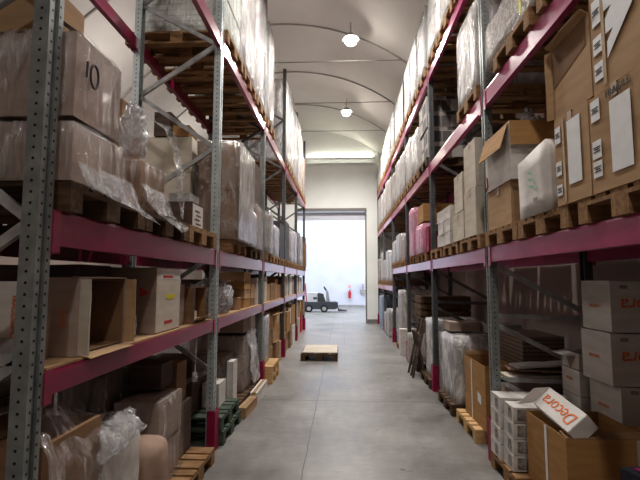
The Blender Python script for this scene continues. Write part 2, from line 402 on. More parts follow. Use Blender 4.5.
def load(label, x0, x1, y0, y1, z0, z1, m='st_br', film='film', layers=3, group=None, top=None, amp=.012, sheet=None, name='wrapped_pallet_load'):
    """cartons stacked in layers inside stretch film"""
    SEED[0] += 1
    dx, dy, dz = x1-x0, y1-y0, z1-z0
    r = thing(name, label, 'wrapped load', ((x0+x1)/2, (y0+y1)/2, z0+.001), 0, group)
    h = (dz-.012)/layers
    for k in range(layers):
        j = R.uniform(-.012, .012); i = R.uniform(-.012, .012); s = .05+R.uniform(0, .02)
        mm = m if not (top and k == layers-1) else top
        obj('carton_layer', layer_bm(dx-s, dy-s, h-.002), mm, r, (i, j, k*h+.001))
    if film:
        obj('film', film_bm(dx, dy, dz, amp, .04, 9, SEED[0]), film, r, (0,0,0), True)
    if sheet:
        bm = grid_box(dx*.96, dy*.96, .03, 4, 4, 1); wrinkle(bm, .012, 6, SEED[0]); 
        obj('top_sheet', bm, sheet, r, (0,0,dz))
    return r
def crumple(name, label, cat, pts, r, m, parent=None, seed=3, amp=.05, loc=None, group=None):
    """soft lump (bag, bundle of film): a squashed sphere through noise. r = (rx, ry, rz)"""
    bm = bmesh.new(); bmesh.ops.create_icosphere(bm, subdivisions=4, radius=1)
    for v in bm.verts:
        n = v.co.copy(); s = Vector((seed, seed*.7, seed*1.9))
        k = 1 + amp*6*noise.noise(n*1.7+s)*.5 + amp*4*abs(noise.noise(n*4.5+s)) + amp*1.6*noise.noise(n*11+s)
        z = n.z
        if z < -.55: n.z = -.55 - (abs(z)-.55)*.1
        v.co = Vector((n.x*r[0]*k, n.y*r[1]*k, (n.z+.6)*r[2]*(k if z > -.3 else 1)))
    lo = min(v.co.z for v in bm.verts)
    for v in bm.verts: v.co.z -= lo
    o = obj(name, bm, m, parent, pts, True)
    if label: tag(o, label, cat, group)
    return o
def sheet_part(name, m, parent, grid, seed, amp=.02, label=None):
    """draped plastic: grid = rows of corner points interpolated and creased"""
    rows = [[Vector(p) for p in row] for row in grid]
    bm = bmesh.new(); U, V = 22, 22; vv = []
    def samp(lst, t):
        t *= len(lst)-1; i = min(int(t), len(lst)-2); return lst[i].lerp(lst[i+1], t-i)
    for i in range(U+1):
        row = []
        for j in range(V+1):
            p = samp([samp(r_, j/V) for r_ in rows], i/U)
            q = p*7 + Vector((seed, seed*2, 0))
            p = p + Vector((noise.noise(q), noise.noise(q+Vector((9,1,4))), noise.noise(q+Vector((3,8,1)))))*amp + Vector((noise.noise(q*2.7),noise.noise(q*2.7+Vector((4,4,1))),0))*amp*.6
            row.append(bm.verts.new(p))
        vv.append(row)
    for i in range(U):
        for j in range(V): bm.faces.new((vv[i][j], vv[i+1][j], vv[i+1][j+1], vv[i][j+1]))
    return obj(name, bm, m, parent, (0,0,0), True)

# ------------------------------------------------------------------ pallets
def pallet_parts(m):
    """EUR pallet 0.8 (y) x 1.2 (x): deck and three skids of blocks on a runner; base at z = 0"""
    deck = bmesh.new()
    for y, w in ((-.3275,.145),(-.165,.10),(0,.145),(.165,.10),(.3275,.145)): bx(deck, -.6, .6, y-w/2, y+w/2, .122, .144)
    for x in (-.5275, 0, .5275): bx(deck, x-.0725, x+.0725, -.4, .4, .10, .123)
    skids = []
    for y, w in ((-.35,.10),(0,.145),(.35,.10)):
        s = bmesh.new(); bx(s, -.6, .6, y-w/2, y+w/2, 0, .022)
        for x in (-.5275, 0, .5275): bx(s, x-.0725, x+.0725, y-w/2, y+w/2, .0215, .1005)
        skids.append(s)
    return deck, skids
PAL = {}
def pallet(label, x, y, z, m='wood', rz=0, group='wooden pallets'):
    if m not in PAL:
        deck, skids = pallet_parts(m); a = []
        for nm, b in [('deck', deck)]+[('skid', s) for s in skids]:
            me = bpy.data.meshes.new('pallet_'+nm); b.normal_update(); b.to_mesh(me); b.free(); me.materials.append(M[m]); a.append((nm, me))
        PAL[m] = a
    r = thing('wooden_pallet', label, 'pallet', (x, y, z+.001), rz, group)
    for nm, me in PAL[m]:
        o = bpy.data.objects.new(nm, me); C.objects.link(o); o.parent = r
    return r
PH = .146

# ------------------------------------------------------------------ room
AL, AR, DEP = 1.327, 1.452, .99
END = 18.42
VX, VZ, VR = -1.54, 2.97, 5.1          # vault axis and radius
WR, WL = 2.75, -5.83
def vault_z(x): return VZ + math.sqrt(max(0, VR*VR-(x-VX)**2))
bm = bmesh.new(); bx(bm, -9, 9, -7, 30.2, -.2, 0); struct('floor', bm, 'floor')
a0, a1 = math.acos((WR-VX)/VR), math.acos((WL-VX)/VR)
bm = bmesh.new(); N = 48; rows = []
for y in (-7, END+.3):
    rows.append([(bm.verts.new((VX+VR*math.cos(a0+(a1-a0)*i/N), y, VZ+VR*math.sin(a0+(a1-a0)*i/N))), bm.verts.new((VX+(VR+.2)*math.cos(a0+(a1-a0)*i/N), y, VZ+(VR+.2)*math.sin(a0+(a1-a0)*i/N)))) for i in range(N+1)])
for i in range(N):
    A, B = rows
    bm.faces.new((A[i][0], B[i][0], B[i+1][0], A[i+1][0])); bm.faces.new((A[i][1], A[i+1][1], B[i+1][1], B[i][1]))
    for Q in rows: bm.faces.new((Q[i][0], Q[i+1][0], Q[i+1][1], Q[i][1]))
bmesh.ops.recalc_face_normals(bm, faces=bm.faces)
struct('ceiling', bm, 'vault', True)
bm = bmesh.new(); bx(bm, WR, WR+.25, -7, END+.3, 0, vault_z(WR)+.15); struct('wall_right', bm, 'warmwall')
bm = bmesh.new(); bx(bm, WL-.25, WL, -7, END+.3, 0, vault_z(WL)+.15); struct('wall_left', bm, 'warmwall')
bm = bmesh.new(); prism(bm, [(WL,0),(WR,0)]+[(VX+VR*math.cos(a0+(a1-a0)*i/24), VZ+VR*math.sin(a0+(a1-a0)*i/24)) for i in range(25)], 'y', -7.2, -7); struct('wall_back', bm, 'warmwall')
# end wall with a wide tall opening
DX0, DX1, DZ = -1.9, 1.02, 4.62
bm = bmesh.new()
def wallpiece(x0, x1, z0, n=1):
    top = [(x1+(x0-x1)*i/n, vault_z(x1+(x0-x1)*i/n)+.1) for i in range(n+1)] if z0 is not None else None
    prism(bm, [(x0, z0), (x1, z0)]+top, 'y', END, END+.3)
wallpiece(WL, DX0, 0, 14); wallpiece(DX0, DX1, DZ, 14); wallpiece(DX1, WR, 0, 10)
struct('wall_end', bm, 'paint_w')
bm = bmesh.new(); bx(bm, DX1-.0, WR, END-.015, END, 0, .16); struct('baseboard_end', bm, 'trimg')
bm = bmesh.new(); bx(bm, DX0, DX1, END-.03, END+.02, DZ-.02, DZ+.10); struct('trim_1', bm, 'trimg')
bm = bmesh.new(); bx(bm, DX1-.05, DX1, END+.05, END+.30, 0, DZ-.03); struct('trim_2', bm, 'trimg')
bm = bmesh.new(); bx(bm, DX0, DX1, END+.22, END+.27, 4.25, DZ-.03); struct('door_1', bm, 'far_w')   # rolled-up door edge
# vault ribs and tie rods
def arc(bm, y, w, h, n=40):
    prev = None
    for i in range(n+1):
        a = a0+(a1-a0)*i/n; q = []
        for r_, yy in ((VR-h, y-w/2), (VR-h, y+w/2), (VR+.02, y+w/2), (VR+.02, y-w/2)): q.append(bm.verts.new((VX+r_*math.cos(a), yy, VZ+r_*math.sin(a))))
        if prev:
            for k in range(4): bm.faces.new((prev[k], prev[(k+1)%4], q[(k+1)%4], q[k]))
        prev = q
    bmesh.ops.recalc_face_normals(bm, faces=bm.faces)
tn = 3
for y in (2.85, 5.4, 7.95, 10.5, 13.05, 15.6):
    tn += 1; bm = bmesh.new(); arc(bm, y, .05, .02); struct(f'trim_{tn}', bm, 'rib', True)
    if y != 7.95:
        tn += 1; bm = bmesh.new(); cyl(bm, (WL+.02, y, 7.08 if abs(WL-VX) < 3 else 7.07), (WR-.02, y, 7.07), .014, None, 8); struct(f'trim_{tn}', bm, 'rib')
# next room
bm = bmesh.new(); bx(bm, -9, 9, 29.4, 29.6, 0, 7); struct('wall_far', bm, 'far_w')
bm = bmesh.new(); bx(bm, -9.2, -9, END+.3, 29.6, 0, 7); struct('wall_far_left', bm, 'far_w')
bm = bmesh.new(); bx(bm, 9, 9.2, END+.3, 29.6, 0, 7); struct('wall_far_right', bm, 'far_w')
bm = bmesh.new(); bx(bm, -9, 9, END+.3, 29.6, 7, 7.2); struct('ceiling_far', bm, 'far_w')
bm = bmesh.new(); bx(bm, -9, 9, 29.37, 29.4, 0, .14); struct('baseboard_far', bm, 'grey')

# ------------------------------------------------------------------ racks
BAY = 2.8
FL = [1.87 + BAY*k for k in range(6)]
FR = [1.69, 4.49, 7.29, 10.09, 12.89, 15.69, 18.15]
def upright_bm(s, H, w=.10, d=.075):
    """omega post section, local origin at its centre, open to the aisle (towards -s in x)"""
    o = -s; t = .006
    prof = [(d/2,-w/2),(d/2,-w/2+.032),(d/2-.018,-w/2+.032),(d/2-.018,w/2-.032),(d/2,w/2-.032),(d/2,w/2),(-d/2,w/2),(-d/2,w/2-.02),(-d/2+t,w/2-.02),(-d/2+t,w/2-t),(d/2-t,w/2-t),(d/2-t,w/2-.032+t),(d/2-.018-t,w/2-.032+t),(d/2-.018-t,-w/2+.032-t),(d/2-t,-w/2+.032-t),(d/2-t,-w/2+t),(-d/2+t,-w/2+t),(-d/2+t,-w/2+.02),(-d/2,-w/2+.02),(-d/2,-w/2)]
    bm = bmesh.new(); prism(bm, [(x*o, y) for x, y in prof], 'z', 0, H)
    return bm
def guard_bm(s):
    bm = bmesh.new(); o = -s
    prof = [(-.02,-.075),(.065,-.075),(.065,.075),(-.02,.075),(-.02,.068),(.056,.068),(.056,-.068),(-.02,-.068)]
    prism(bm, [(x*o, y) for x, y in prof], 'z', 0, .40); return bm
def beam_bm(s, y0, y1, h, d=.05):
    """beam: tall face towards the aisle with a step for decking, extends from face x=0 inward"""
    bm = bmesh.new()
    prof = [(0,0),(0,h-.012),(.003,h),(d*.55,h),(d*.55,h-.03),(d,h-.03),(d,0)]
    prism(bm, [(x*s, z) for x, z in prof], 'y', y0, y1); return bm
def rack(s, A, frames, levels, lab, guards, H, mats, protected, bm_mat='magenta'):
    r = thing('pallet_rack', lab, 'pallet rack', (s*A, frames[0], 0))
    base = Vector(r.location)
    def P(name, bm, m, w, par=r):
        pb = Vector((0,0,0)) if par is r else par['_w']
        o = obj(name, bm, m, par, Vector(w)-base if par is r else Vector(w)-Vector(par['_w']))
        o['_w'] = tuple(w); return o
    made = []
    for k, y in enumerate(frames):
        yc = y+.05
        for rear in (0, 1):
            xc = s*(A+.0375) if not rear else s*(A+DEP-.0375)
            m = mats[k][rear]
            u = P('upright', upright_bm(s if not rear else -s, H[k]), m, (xc, yc, 0)); made.append(u)
            if not rear and guards[k]:
                g = P('post_guard', guard_bm(s), 'magfoot', (xc, yc, 0.0), u); made.append(g)
            bmf = bmesh.new(); bx(bmf, -.06, .06, -.07, .07, 0, .008)
            made.append(P('foot_plate', bmf, 'dbrace', (xc, yc, 0), u))
        # lacing of the frame
        z = .22; flip = protected[k][0]; steps = protected[k][1]
        for a, b, kind in steps:
            bm = bmesh.new(); x0, x1 = s*(A+.06), s*(A+DEP-.06)
            pa = (x0, 0, a); pb = (x1, 0, b)
            channel(bm, (pa[0]-s*A, 0, pa[2]), (pb[0]-s*A, 0, pb[2]), .045, .03, .004, (0,1,0))
            made.append(P('brace', bm, kind, (s*A, yc, 0)))
    for (k0, z0, z1) in levels:
        k = k0
        ya = frames[k]+.101 if k >= 0 else frames[0]-BAY+.101
        yb = frames[k+1]-.001
        for rear in (0, 1):
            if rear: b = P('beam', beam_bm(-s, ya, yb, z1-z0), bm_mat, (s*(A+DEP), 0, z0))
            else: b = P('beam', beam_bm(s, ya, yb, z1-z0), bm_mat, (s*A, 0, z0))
            made.append(b)
            for ye, dr in ((ya, 1), (yb, -1)):
                bm = bmesh.new(); t = .005; hh = (z1-z0)+.07
                # angle plate hooked over the post
                xo = -s*.004 if not rear else s*.004
                q = sorted((ye-dr*.001, ye+dr*.055))
                bx(bm, min(xo*.1, xo*1.6), max(xo*.1, xo*1.6), q[0], q[1], -.035, z1-z0)
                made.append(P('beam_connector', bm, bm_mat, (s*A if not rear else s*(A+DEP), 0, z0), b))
    for o in made: del o['_w']
    return r
lev_l = []
for k in range(0, 5):
    lev_l += [(k, 1.215, 1.325), (k, 1.895, 2.06), (k, 4.30, 4.45)]
zig = lambda nodes, m: [(a, b, m) for a, b in nodes]
# K lacing: a = front height, b = rear height
nearL = zig([(.25,.80),(1.39,.80),(1.39,1.37),(2.00,1.37),(2.00,2.64),(3.18,2.64),(3.18,3.78),(4.36,3.78),(4.36,4.85)], 'brace')
midL  = zig([(.8,.35),(.8,1.4),(2.0,1.4),(2.0,2.6),(3.18,2.6),(3.18,3.78),(4.36,3.78),(4.36,4.85),(5.55,4.85),(5.55,6.0)], 'brace')
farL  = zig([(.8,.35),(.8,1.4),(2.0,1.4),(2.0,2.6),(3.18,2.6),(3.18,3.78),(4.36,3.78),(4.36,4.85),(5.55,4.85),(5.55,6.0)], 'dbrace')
rgt   = zig([(.78,.76),(.78,.30),(1.31,.87),(1.39,1.37),(1.90,1.42),(2.6,2.1),(2.6,3.2),(3.7,3.2),(3.7,4.3)], 'dbrace')
rgt0  = zig([(.78,.76),(.78,.30),(1.31,.87),(1.39,1.37),(1.90,1.42),(2.6,2.1),(2.6,3.2)], 'brace')
rack(-1, AL, FL, lev_l, 'long three-level pallet rack left of the aisle, magenta beams and perforated grey posts',
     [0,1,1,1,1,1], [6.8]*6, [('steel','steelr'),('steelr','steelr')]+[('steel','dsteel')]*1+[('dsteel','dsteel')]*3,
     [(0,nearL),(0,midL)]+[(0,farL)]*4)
lev_r = []
for k in range(-1, 6):
    lev_r += [(k, 1.92, 2.07) if k < 4 else (k, 1.43, 1.585), (k, 3.495, 3.66), (k, 5.07, 5.22)]
FRr = FR[1:]
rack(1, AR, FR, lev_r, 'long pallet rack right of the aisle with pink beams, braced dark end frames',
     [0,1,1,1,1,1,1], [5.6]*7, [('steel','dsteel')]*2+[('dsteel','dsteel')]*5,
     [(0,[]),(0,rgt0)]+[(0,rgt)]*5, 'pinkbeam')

# ------------------------------------------------------------------ placing helpers
def LX(d0, d1): return (-AL-d1, -AL-d0)
def RX(d0, d1): return (AR+d0, AR+d1)
ORD = ['nearest', 'middle', 'farthest']
BAYL = {0:'first', 1:'second', 2:'third', 3:'fourth', 4:'fifth', -1:'cut-off front'}
BAYR = {-1:'cut-off front', 0:'first', 1:'second', 2:'third', 3:'fourth', 4:'fifth'}
SIDE = {-1: 'left rack', 1: 'right rack'}
ORD2 = ['nearest', 'farthest']
def slot(frames, k, j):
    """centre y of pallet slot j in bay k"""
    y0 = frames[k] if k >= 0 else frames[0]-BAY
    w = (frames[k+1] - y0 - .1)
    return y0+.1 + w*(j+.5)/(3 if w > 2.5 else 2)
def std(s, k, j, zl, lname, h, m, film, look, layers=3, wood='wood', d=.93, off=0.0, yw=.78, **kw):
    fr = FL if s < 0 else FRr
    y = slot(fr, k, j); A = AL if s < 0 else AR
    oj = ORD[j]
    if s > 0 and k == 4:
        if j == 2: return None
        oj = ORD2[j]; yw = .78
    by = (BAYL if s < 0 else BAYR)[k]
    px = s*(A+DEP/2+(.075 if zl > .5 else 0)); off = max(off, -.02) if zl > .5 else off
    pallet(f'wooden pallet under a load, {oj} place, {by} bay, {lname}, {SIDE[s]}', px, y, zl, wood)
    x0, x1 = (s*(A+.0+off), s*(A+off+d)); x0, x1 = min(x0,x1), max(x0,x1)
    return load(f'{look}, {oj} place, {by} bay, {lname}, {SIDE[s]}', x0, x1, y-yw/2, y+yw/2, zl+PH, zl+PH+h, m, film, layers, group=f'loads on the {lname} of the {SIDE[s]}', **kw)

# ================================================================== LEFT RACK, top shelf (z 4.45)
Z = 4.45
std(-1, 1, 0, Z, 'top shelf', 1.75, 'st_gn', 'film', 'pale green layered load in clear film', 4, 'wood', 1.0, -.05)
std(-1, 1, 1, Z, 'top shelf', 1.85, 'st_gb', 'filmw', 'tall milky film load with bright creases', 4, 'wood', 1.0, -.06, yw=.70, amp=.022)
std(-1, 1, 2, Z, 'top shelf', 1.9, 'st_wh', 'filmw', 'tall white film load', 4, 'wood', 1.0, -.06, yw=.70, amp=.022)
std(-1, 2, 0, Z, 'top shelf', 1.85, 'st_gb', 'filmw', 'grey brown film load', 4, 'wood', 1.0, -.04, yw=.70, amp=.022)
std(-1, 3, 0, Z, 'top shelf', 2.05, 'st_gr', 'filmw', 'tall grey carton load', 5, 'wood', 1.0, -.05)
std(-1, 3, 1, Z, 'top shelf', 2.1, 'st_wh', 'filmw', 'tall white film load', 4, 'wood', 1.0, -.07)
std(-1, 3, 2, Z, 'top shelf', 2.0, 'st_gr', 'filmw', 'tall pale grey film load', 4, 'wood', 1.0, -.05)
std(-1, 4, 0, Z, 'top shelf', 2.1, 'st_wh', 'filmw', 'slim white film load', 4, 'wood', 1.0, -.06)
std(-1, 4, 1, Z, 'top shelf', 1.9, 'st_br', 'film', 'brown carton load', 4, 'wood', 1.0, -.06)
std(-1, 4, 2, Z, 'top shelf', 1.4, 'st_br', 'film', 'short brown carton load', 3, 'wood', 1.0, -.04)

# ================================================================== LEFT RACK, second shelf (z 2.06)
Z = 2.06; ZP = Z+PH
P2 = 'second shelf'
px = -AL-DEP/2-.055
# first bay, near pallet: "10" load
pallet('dark wooden pallet under the film-wrapped cartons marked 10', px, 2.42, Z, 'woodd')
lo = load('low block of cartons in shiny clear film under carton marked 10', -2.25, -1.25, 1.99, 2.53, ZP, ZP+.30, 'greyb', 'filmn', 1, amp=.010)
sheet_part('film_skirt', 'filmg', lo, [[(.51,-.27,.09),(.51,.05,.10),(.51,.30,.10)],[(.545,-.26,.0),(.55,.05,-.02),(.55,.33,-.03)],[(.54,-.2,-.03),(.57,.10,-.06),(.60,.52,-.12)]], 4, .012)
ten = carton('large greyish carton with handwritten 10, wrapped in clear film', -2.25, -1.28, 2.01, 2.45, ZP+.315, ZP+.74, 'greyb', None)
fx = (2.25-1.28)/2
bm = bmesh.new()
def stroke(bm, pts, r=.004):
    for a, b in zip(pts, pts[1:]): cyl(bm, a, b, r, None, 6)
stroke(bm, [(fx+.017, -.150, .30), (fx+.017, -.154, .22)], .006); obj('ink_mark', bm, 'ink', ten)
bm = bmesh.new(); stroke(bm, [(fx+.017, -.085+.036*math.cos(t*PI/9), .25+.06*math.sin(t*PI/9)) for t in range(19)], .006); obj('ink_mark', bm, 'ink', ten)
obj('film', film_bm(.99, .455, .45, .010, .05, 14, 41), 'filmn', ten, (.005,.004,0), True)
# flap tilted up on top of the 10 carton, upper carton
flap_part(ten, 'greyb', (fx-.01,-.21,.43), (fx-.01,.20,.43), (-.18,0,.13))
up = carton('brown carton with dark torn side above the carton marked 10', -2.0, -1.50, 2.06, 2.42, ZP+.772, ZP+1.07, 'tan', 'tape')
plate(up, 'dark_patch', 'brown', (.241,.02,.12), (0,.09,0), (0,0,.09), (1,0,0))
# rear row
# second pallet
pallet('wooden pallet under a bagged carton in front of the galvanised rear post', px, 3.24, Z, 'woodd')
b2 = load('squat carton under bright crumpled film beside the 10 carton', -2.2, -1.37, 2.95, 3.42, ZP, ZP+.37, 'brown', 'filmn', 1)
sheet_part('film_skirt', 'filmg', b2, [[(.425,-.24,.20),(.43,0,.18),(.43,.24,.18)],[(.46,-.24,.06),(.46,0,.05),(.45,.24,.05)],[(.57,-.30,-.03),(.60,.05,-.12),(.575,.28,-.06)]], 9, .018)
carton('brown carton standing on the squat film-covered carton', -2.05, -1.58, 3.05, 3.36, ZP+.40, ZP+.84, 'brown', 'tape')
crumple('plastic_bag', 'full grey plastic bag on the squat film-covered carton', 'plastic bag', (-1.49, 3.04, ZP+.40), (.09,.085,.22), 'filmg', seed=5, amp=.06)
hs = thing('plastic_sheet', 'clear plastic sheet hanging down over cartons by the front galvanised post', 'plastic sheet', (-1.34, 3.46, ZP+.02))
sheet_part('film', 'filmg', hs, [[(-.20,-.06,.80),(-.10,-.02,.76),(.0,.02,.70)],[(-.02,-.10,.66),(.02,.03,.55),(.03,.10,.46)],[(.03,-.04,.36),(.04,.06,.26),(.02,.18,.18)],[(.03,.04,.04),(.03,.12,.02),(.0,.20,.0)]], 13, .03)
# third pallet
pallet('wooden pallet under a small dark carton at the front galvanised post', px, 4.08, Z, 'wood')
sd = carton('small dark carton with white lettered end, third pallet', -1.62, -1.38, 4.02, 4.34, ZP, ZP+.26, 'dark', None)
plate(sd, 'white_end', 'white', (.1205,0,.125), (0,.15,0), (0,0,.115), (1,0,0))
for q in range(4): plate(sd, 'print', 'charc', (.1222,.02*(-1)**q,.06+.04*q), (0,.07,0), (0,0,.007), (1,0,0))
carton('pale grey carton lying on the small dark carton', -1.62, -1.42, 4.06, 4.34, ZP+.265, ZP+.35, 'grey', 'ctape')
# second bay
pallet('wooden pallet under the tall brown and white load', px, 5.50, Z, 'wood')
load('tall upright load, brown front and white film aisle side', -1.72, -1.21, 5.06, 5.96, ZP, ZP+1.18, 'brown', 'film', 4)
plate(bpy.data.objects[[o.name for o in C.objects if o.get('label','').startswith('tall upright load')][0]], 'white_cover', 'filmw', (.272,0,.59), (0,.44,0), (0,0,.58), (1,0,0), .004)
for q, (h0, h1) in enumerate(((0,.42),(.425,.80),(.805,1.22))):
    c = carton('cream carton with brown tape at the rack back, '+('lowest','middle','topmost')[q]+' of three', -2.32, -1.76, 5.0+.03*q, 5.52, ZP+h0, ZP+h1, 'cream', 'tape', flap='x')
carton('narrow dark carton on top of the cream carton stack', -2.22, -2.02, 5.04, 5.40, ZP+1.225, ZP+1.52, 'dark', None)
carton('small ochre carton on top of the cream carton stack', -2.0, -1.80, 5.06, 5.36, ZP+1.225, ZP+1.36, 'ochre', 'tape')
pallet('wooden pallet under the dark tall carton, second bay', px, 6.62, Z, 'woodd')
load('low white film load leaning before dark tall carton, second bay', -1.75, -1.23, 6.05, 6.44, ZP, ZP+.50, 'st_wh', 'filmw', 2)
load('brown film load under the dark tall carton, second bay', -2.2, -1.26, 6.46, 7.12, ZP, ZP+.68, 'st_gb', 'film', 2)
carton('dark tall carton on a brown film load, second bay', -2.15, -1.30, 6.50, 7.04, ZP+.70, ZP+1.30, 'dark', 'tape')
pallet('wooden pallet under a white bundle beside the third aisle post', px, 7.99, Z, 'wood', 0)
load('white wrapped bundle beside the third aisle post, second shelf', -2.1, -1.25, 7.66, 8.10, ZP, ZP+.75, 'st_wh', 'filmw', 2)
std(-1, 2, 1, Z, P2, .62, 'st_wh', 'filmw', 'crumpled white film load', 2, 'wood', 1.0, -.03)
std(-1, 2, 2, Z, P2, .78, 'charc', None, 'dark grey covered load', 2, 'wood', 1.0, -.03)
std(-1, 3, 0, Z, P2, .95, 'charc', None, 'tall dark grey covered load', 2, 'wood', 1.0, -.05)
std(-1, 3, 1, Z, P2, .8, 'st_wh', 'filmw', 'white film load', 2, 'wood', 1.0, -.05)
std(-1, 3, 2, Z, P2, .9, 'st_gr', 'filmw', 'grey film load', 2, 'wood', 1.0, -.05)
std(-1, 4, 0, Z, P2, 1.0, 'st_dk', 'film', 'dark carton load', 3, 'wood', 1.0, -.03)
std(-1, 4, 1, Z, P2, .95, 'st_wh', 'filmw', 'white film load', 3, 'wood', 1.0, -.03)
pallet('wooden pallet under the brown stack at the rack end', px, 15.36, Z, 'wood')
for q in range(4):
    carton(f'brown carton at the rack end, {("lowest","second","third","topmost")[q]} of the stack beside the doorway', -1.66, -1.24, 15.05, 15.55, ZP+.203*q, ZP+.203*(q+1)-.006, 'brown', 'tape', group='brown stack at the rack end')
carton('black carton topping the brown stack at the rack end', -1.66, -1.26, 15.07, 15.5, ZP+.815, ZP+1.0, 'charc', None)

# ================================================================== LEFT RACK, low shelf (z 1.325)
def board(label, y0, y1, m='tan'):
    bm = grid_box(DEP-.02, y1-y0, .012, 3, 6, 1); wrinkle(bm, .003, 4, y0)
    o = obj('shelf_board', bm, m, None, (-AL-DEP/2, (y0+y1)/2, 1.327)); tag(o, label, 'shelf board', 'boards laid on the low shelf'); return o
board('torn cardboard shelf board beneath the open carton, first bay', 2.0, 4.62)
for k in range(1, 5): board(f'shelf board across the low shelf, {BAYL[k]} bay of left rack', FL[k]+.13, FL[k+1]-.05)
Z1 = 1.342
fr_ = carton('white carton with vertical orange warning lettering behind big post', -2.25, -1.635, 2.30, 2.76, Z1, 1.735, 'white', None)
text('FRAGILISSIMO', 'orange', fr_, .040, (.21, -.2315, .20), (0,0,-1), (1,0,0), .0008, 0, .9)
plate(fr_, 'sticker', 'grey', (.17, -.2305, .05), (.05,0,0), (0,0,.04), (0,-1,0))
# open carton on its side, SCHS on the end
oc = obj('cardboard_box', open_shell_bm(.25, .50, .41, '+x'), 'greyb', None, (-1.49, 2.53, Z1)); tag(oc, 'open carton on its side, dark mouth to the aisle, SCHS printed', 'box')
text('SCHS', 'orange', oc, .042, (.04, -.2515, .20), (0,0,-1), (1,0,0), .0008)
flap_part(oc, 'cream', (.125,-.247,.01), (.125,-.247,.40), (.075,-.03,.0))
flap_part(oc, 'tan', (.125,-.24,.004), (.125,.24,.004), (.07,.0,-.012))
flap_part(oc, 'tan', (.125,.247,.01), (.125,.247,.40), (.06,.012,0))
flap_part(oc, 'greyb', (.125,-.24,.407), (.125,.24,.407), (-.05,0,.006))
obj('carton_lining', open_shell_bm(.23, .47, .385, '+x', .004), 'inside', oc, (0,0,.012))
crumple('plastic_film_wad', 'wad of clear film between the open carton and tall carton', 'plastic film', (-1.44, 2.95, Z1), (.05,.10,.16), 'filmg', seed=11, amp=.08)
carton('long dark carton added as shade behind the open SCHS carton, low shelf', -2.30, -1.69, 2.79, 3.20, Z1, 1.84, 'dark', None)  # dark box added so the shelf back reads as deep shade
tb = carton('tall greyish carton with yellow sticker on its white aisle end', -1.98, -1.365, 3.24, 3.73, Z1, 1.835, 'greyb', None)
w = .615/2
plate(tb, 'white_end', 'cream', (w-.001,0,.245), (0,.238,0), (0,0,.238), (1,0,0), .002)
plate(tb, 'yellow_sticker', 'yellow', (w+.001,.03,.265), (0,.085,0), (0,0,.02), (1,0,0), .002)
plate(tb, 'red_print', 'redink', (w+.001,-.03,.42), (0,.10,0), (0,0,.010), (1,0,0), .0018)
plate(tb, 'red_print', 'redink', (w+.001,.0,.07), (0,.08,0), (0,0,.012), (1,0,0), .0018)
plate(tb, 'torn_label', 'white', (w+.001,.02,.44), (0,.20,0), (0,0,.04), (1,0,0), .0016)
bm = bmesh.new()
vs = [bm.verts.new(v) for v in ((w-.12,-.2475,.27),(w-.05,-.2475,.30),(w-.12,-.2475,.34))]; bm.faces.new(vs); obj('red_arrow', bm, 'redink', tb)
carton('plain grey carton between the yellow-stickered carton and open brown carton', -1.95, -1.42, 3.78, 4.0, Z1, 1.70, 'greyb', 'tape')
oc2 = obj('cardboard_box', open_shell_bm(.60, .44, .33, '+x'), 'brown', None, (-1.68, 4.28, Z1)); tag(oc2, 'small open brown carton beside second aisle post, low shelf', 'box')
flap_part(oc2, 'tan', (.30,-.215,.004), (.30,.215,.004), (.06,0,.05)); flap_part(oc2, 'greyb', (.30,-.217,.01), (.30,-.217,.32), (.05,-.05,0))
carton('cream carton lying inside mouth of small open brown carton', -1.55, -1.42, 4.18, 4.36, Z1+.009, Z1+.10, 'cream', None, detail=False)
carton('dark carton added as shade at the shelf back behind small open carton', -2.30, -2.0, 3.25, 4.55, Z1, 1.85, 'dark', None)  # dark filler added in place of the shade along the shelf back
# second bay, low shelf
crumple('plastic_bag', 'bulging clear plastic bag past second aisle post, low shelf', 'plastic bag', (-1.60, 5.32, Z1), (.26,.40,.245), 'filmg', seed=21, amp=.05)
carton('dark carton added as shade at shelf back behind the bulging plastic bag', -2.30, -1.95, 4.85, 6.1, Z1, 1.66, 'dark', None)  # dark filler added behind the bag to stand for shade
for q in range(4):
    carton(f'brown carton, {("lowest","second","third","topmost")[q]} of the four-high column, second bay, low shelf', -1.85, -1.385, 6.32, 6.74, Z1+.13*q, Z1+.13*(q+1)-.004, 'tan' if q % 2 else 'ochre', 'tape', rz=R.uniform(-.03,.03), group='cartons on the low shelf')
carton('ochre carton tipped beside the four-high column, low shelf', -1.72, -1.40, 5.98, 6.26, Z1, Z1+.16, 'tan', None, rz=.3)
for q in range(3):
    carton(f'brown carton, {("lowest","middle","topmost")[q]} of the three-high column, second bay, low shelf', -1.85, -1.39, 6.82, 7.12, Z1+.12*q, Z1+.12*(q+1)-.004, 'tan' if q == 1 else 'brown', 'tape', group='cartons on the low shelf')
carton('white upright board box before third aisle post, low shelf', -1.80, -1.39, 7.28, 7.42, Z1, 1.78, 'white', None)
carton('dark carton added as shade at shelf back, second bay, low shelf', -2.30, -1.92, 6.3, 7.4, Z1, 1.75, 'dark', None)  # another dark filler standing for the shaded shelf back
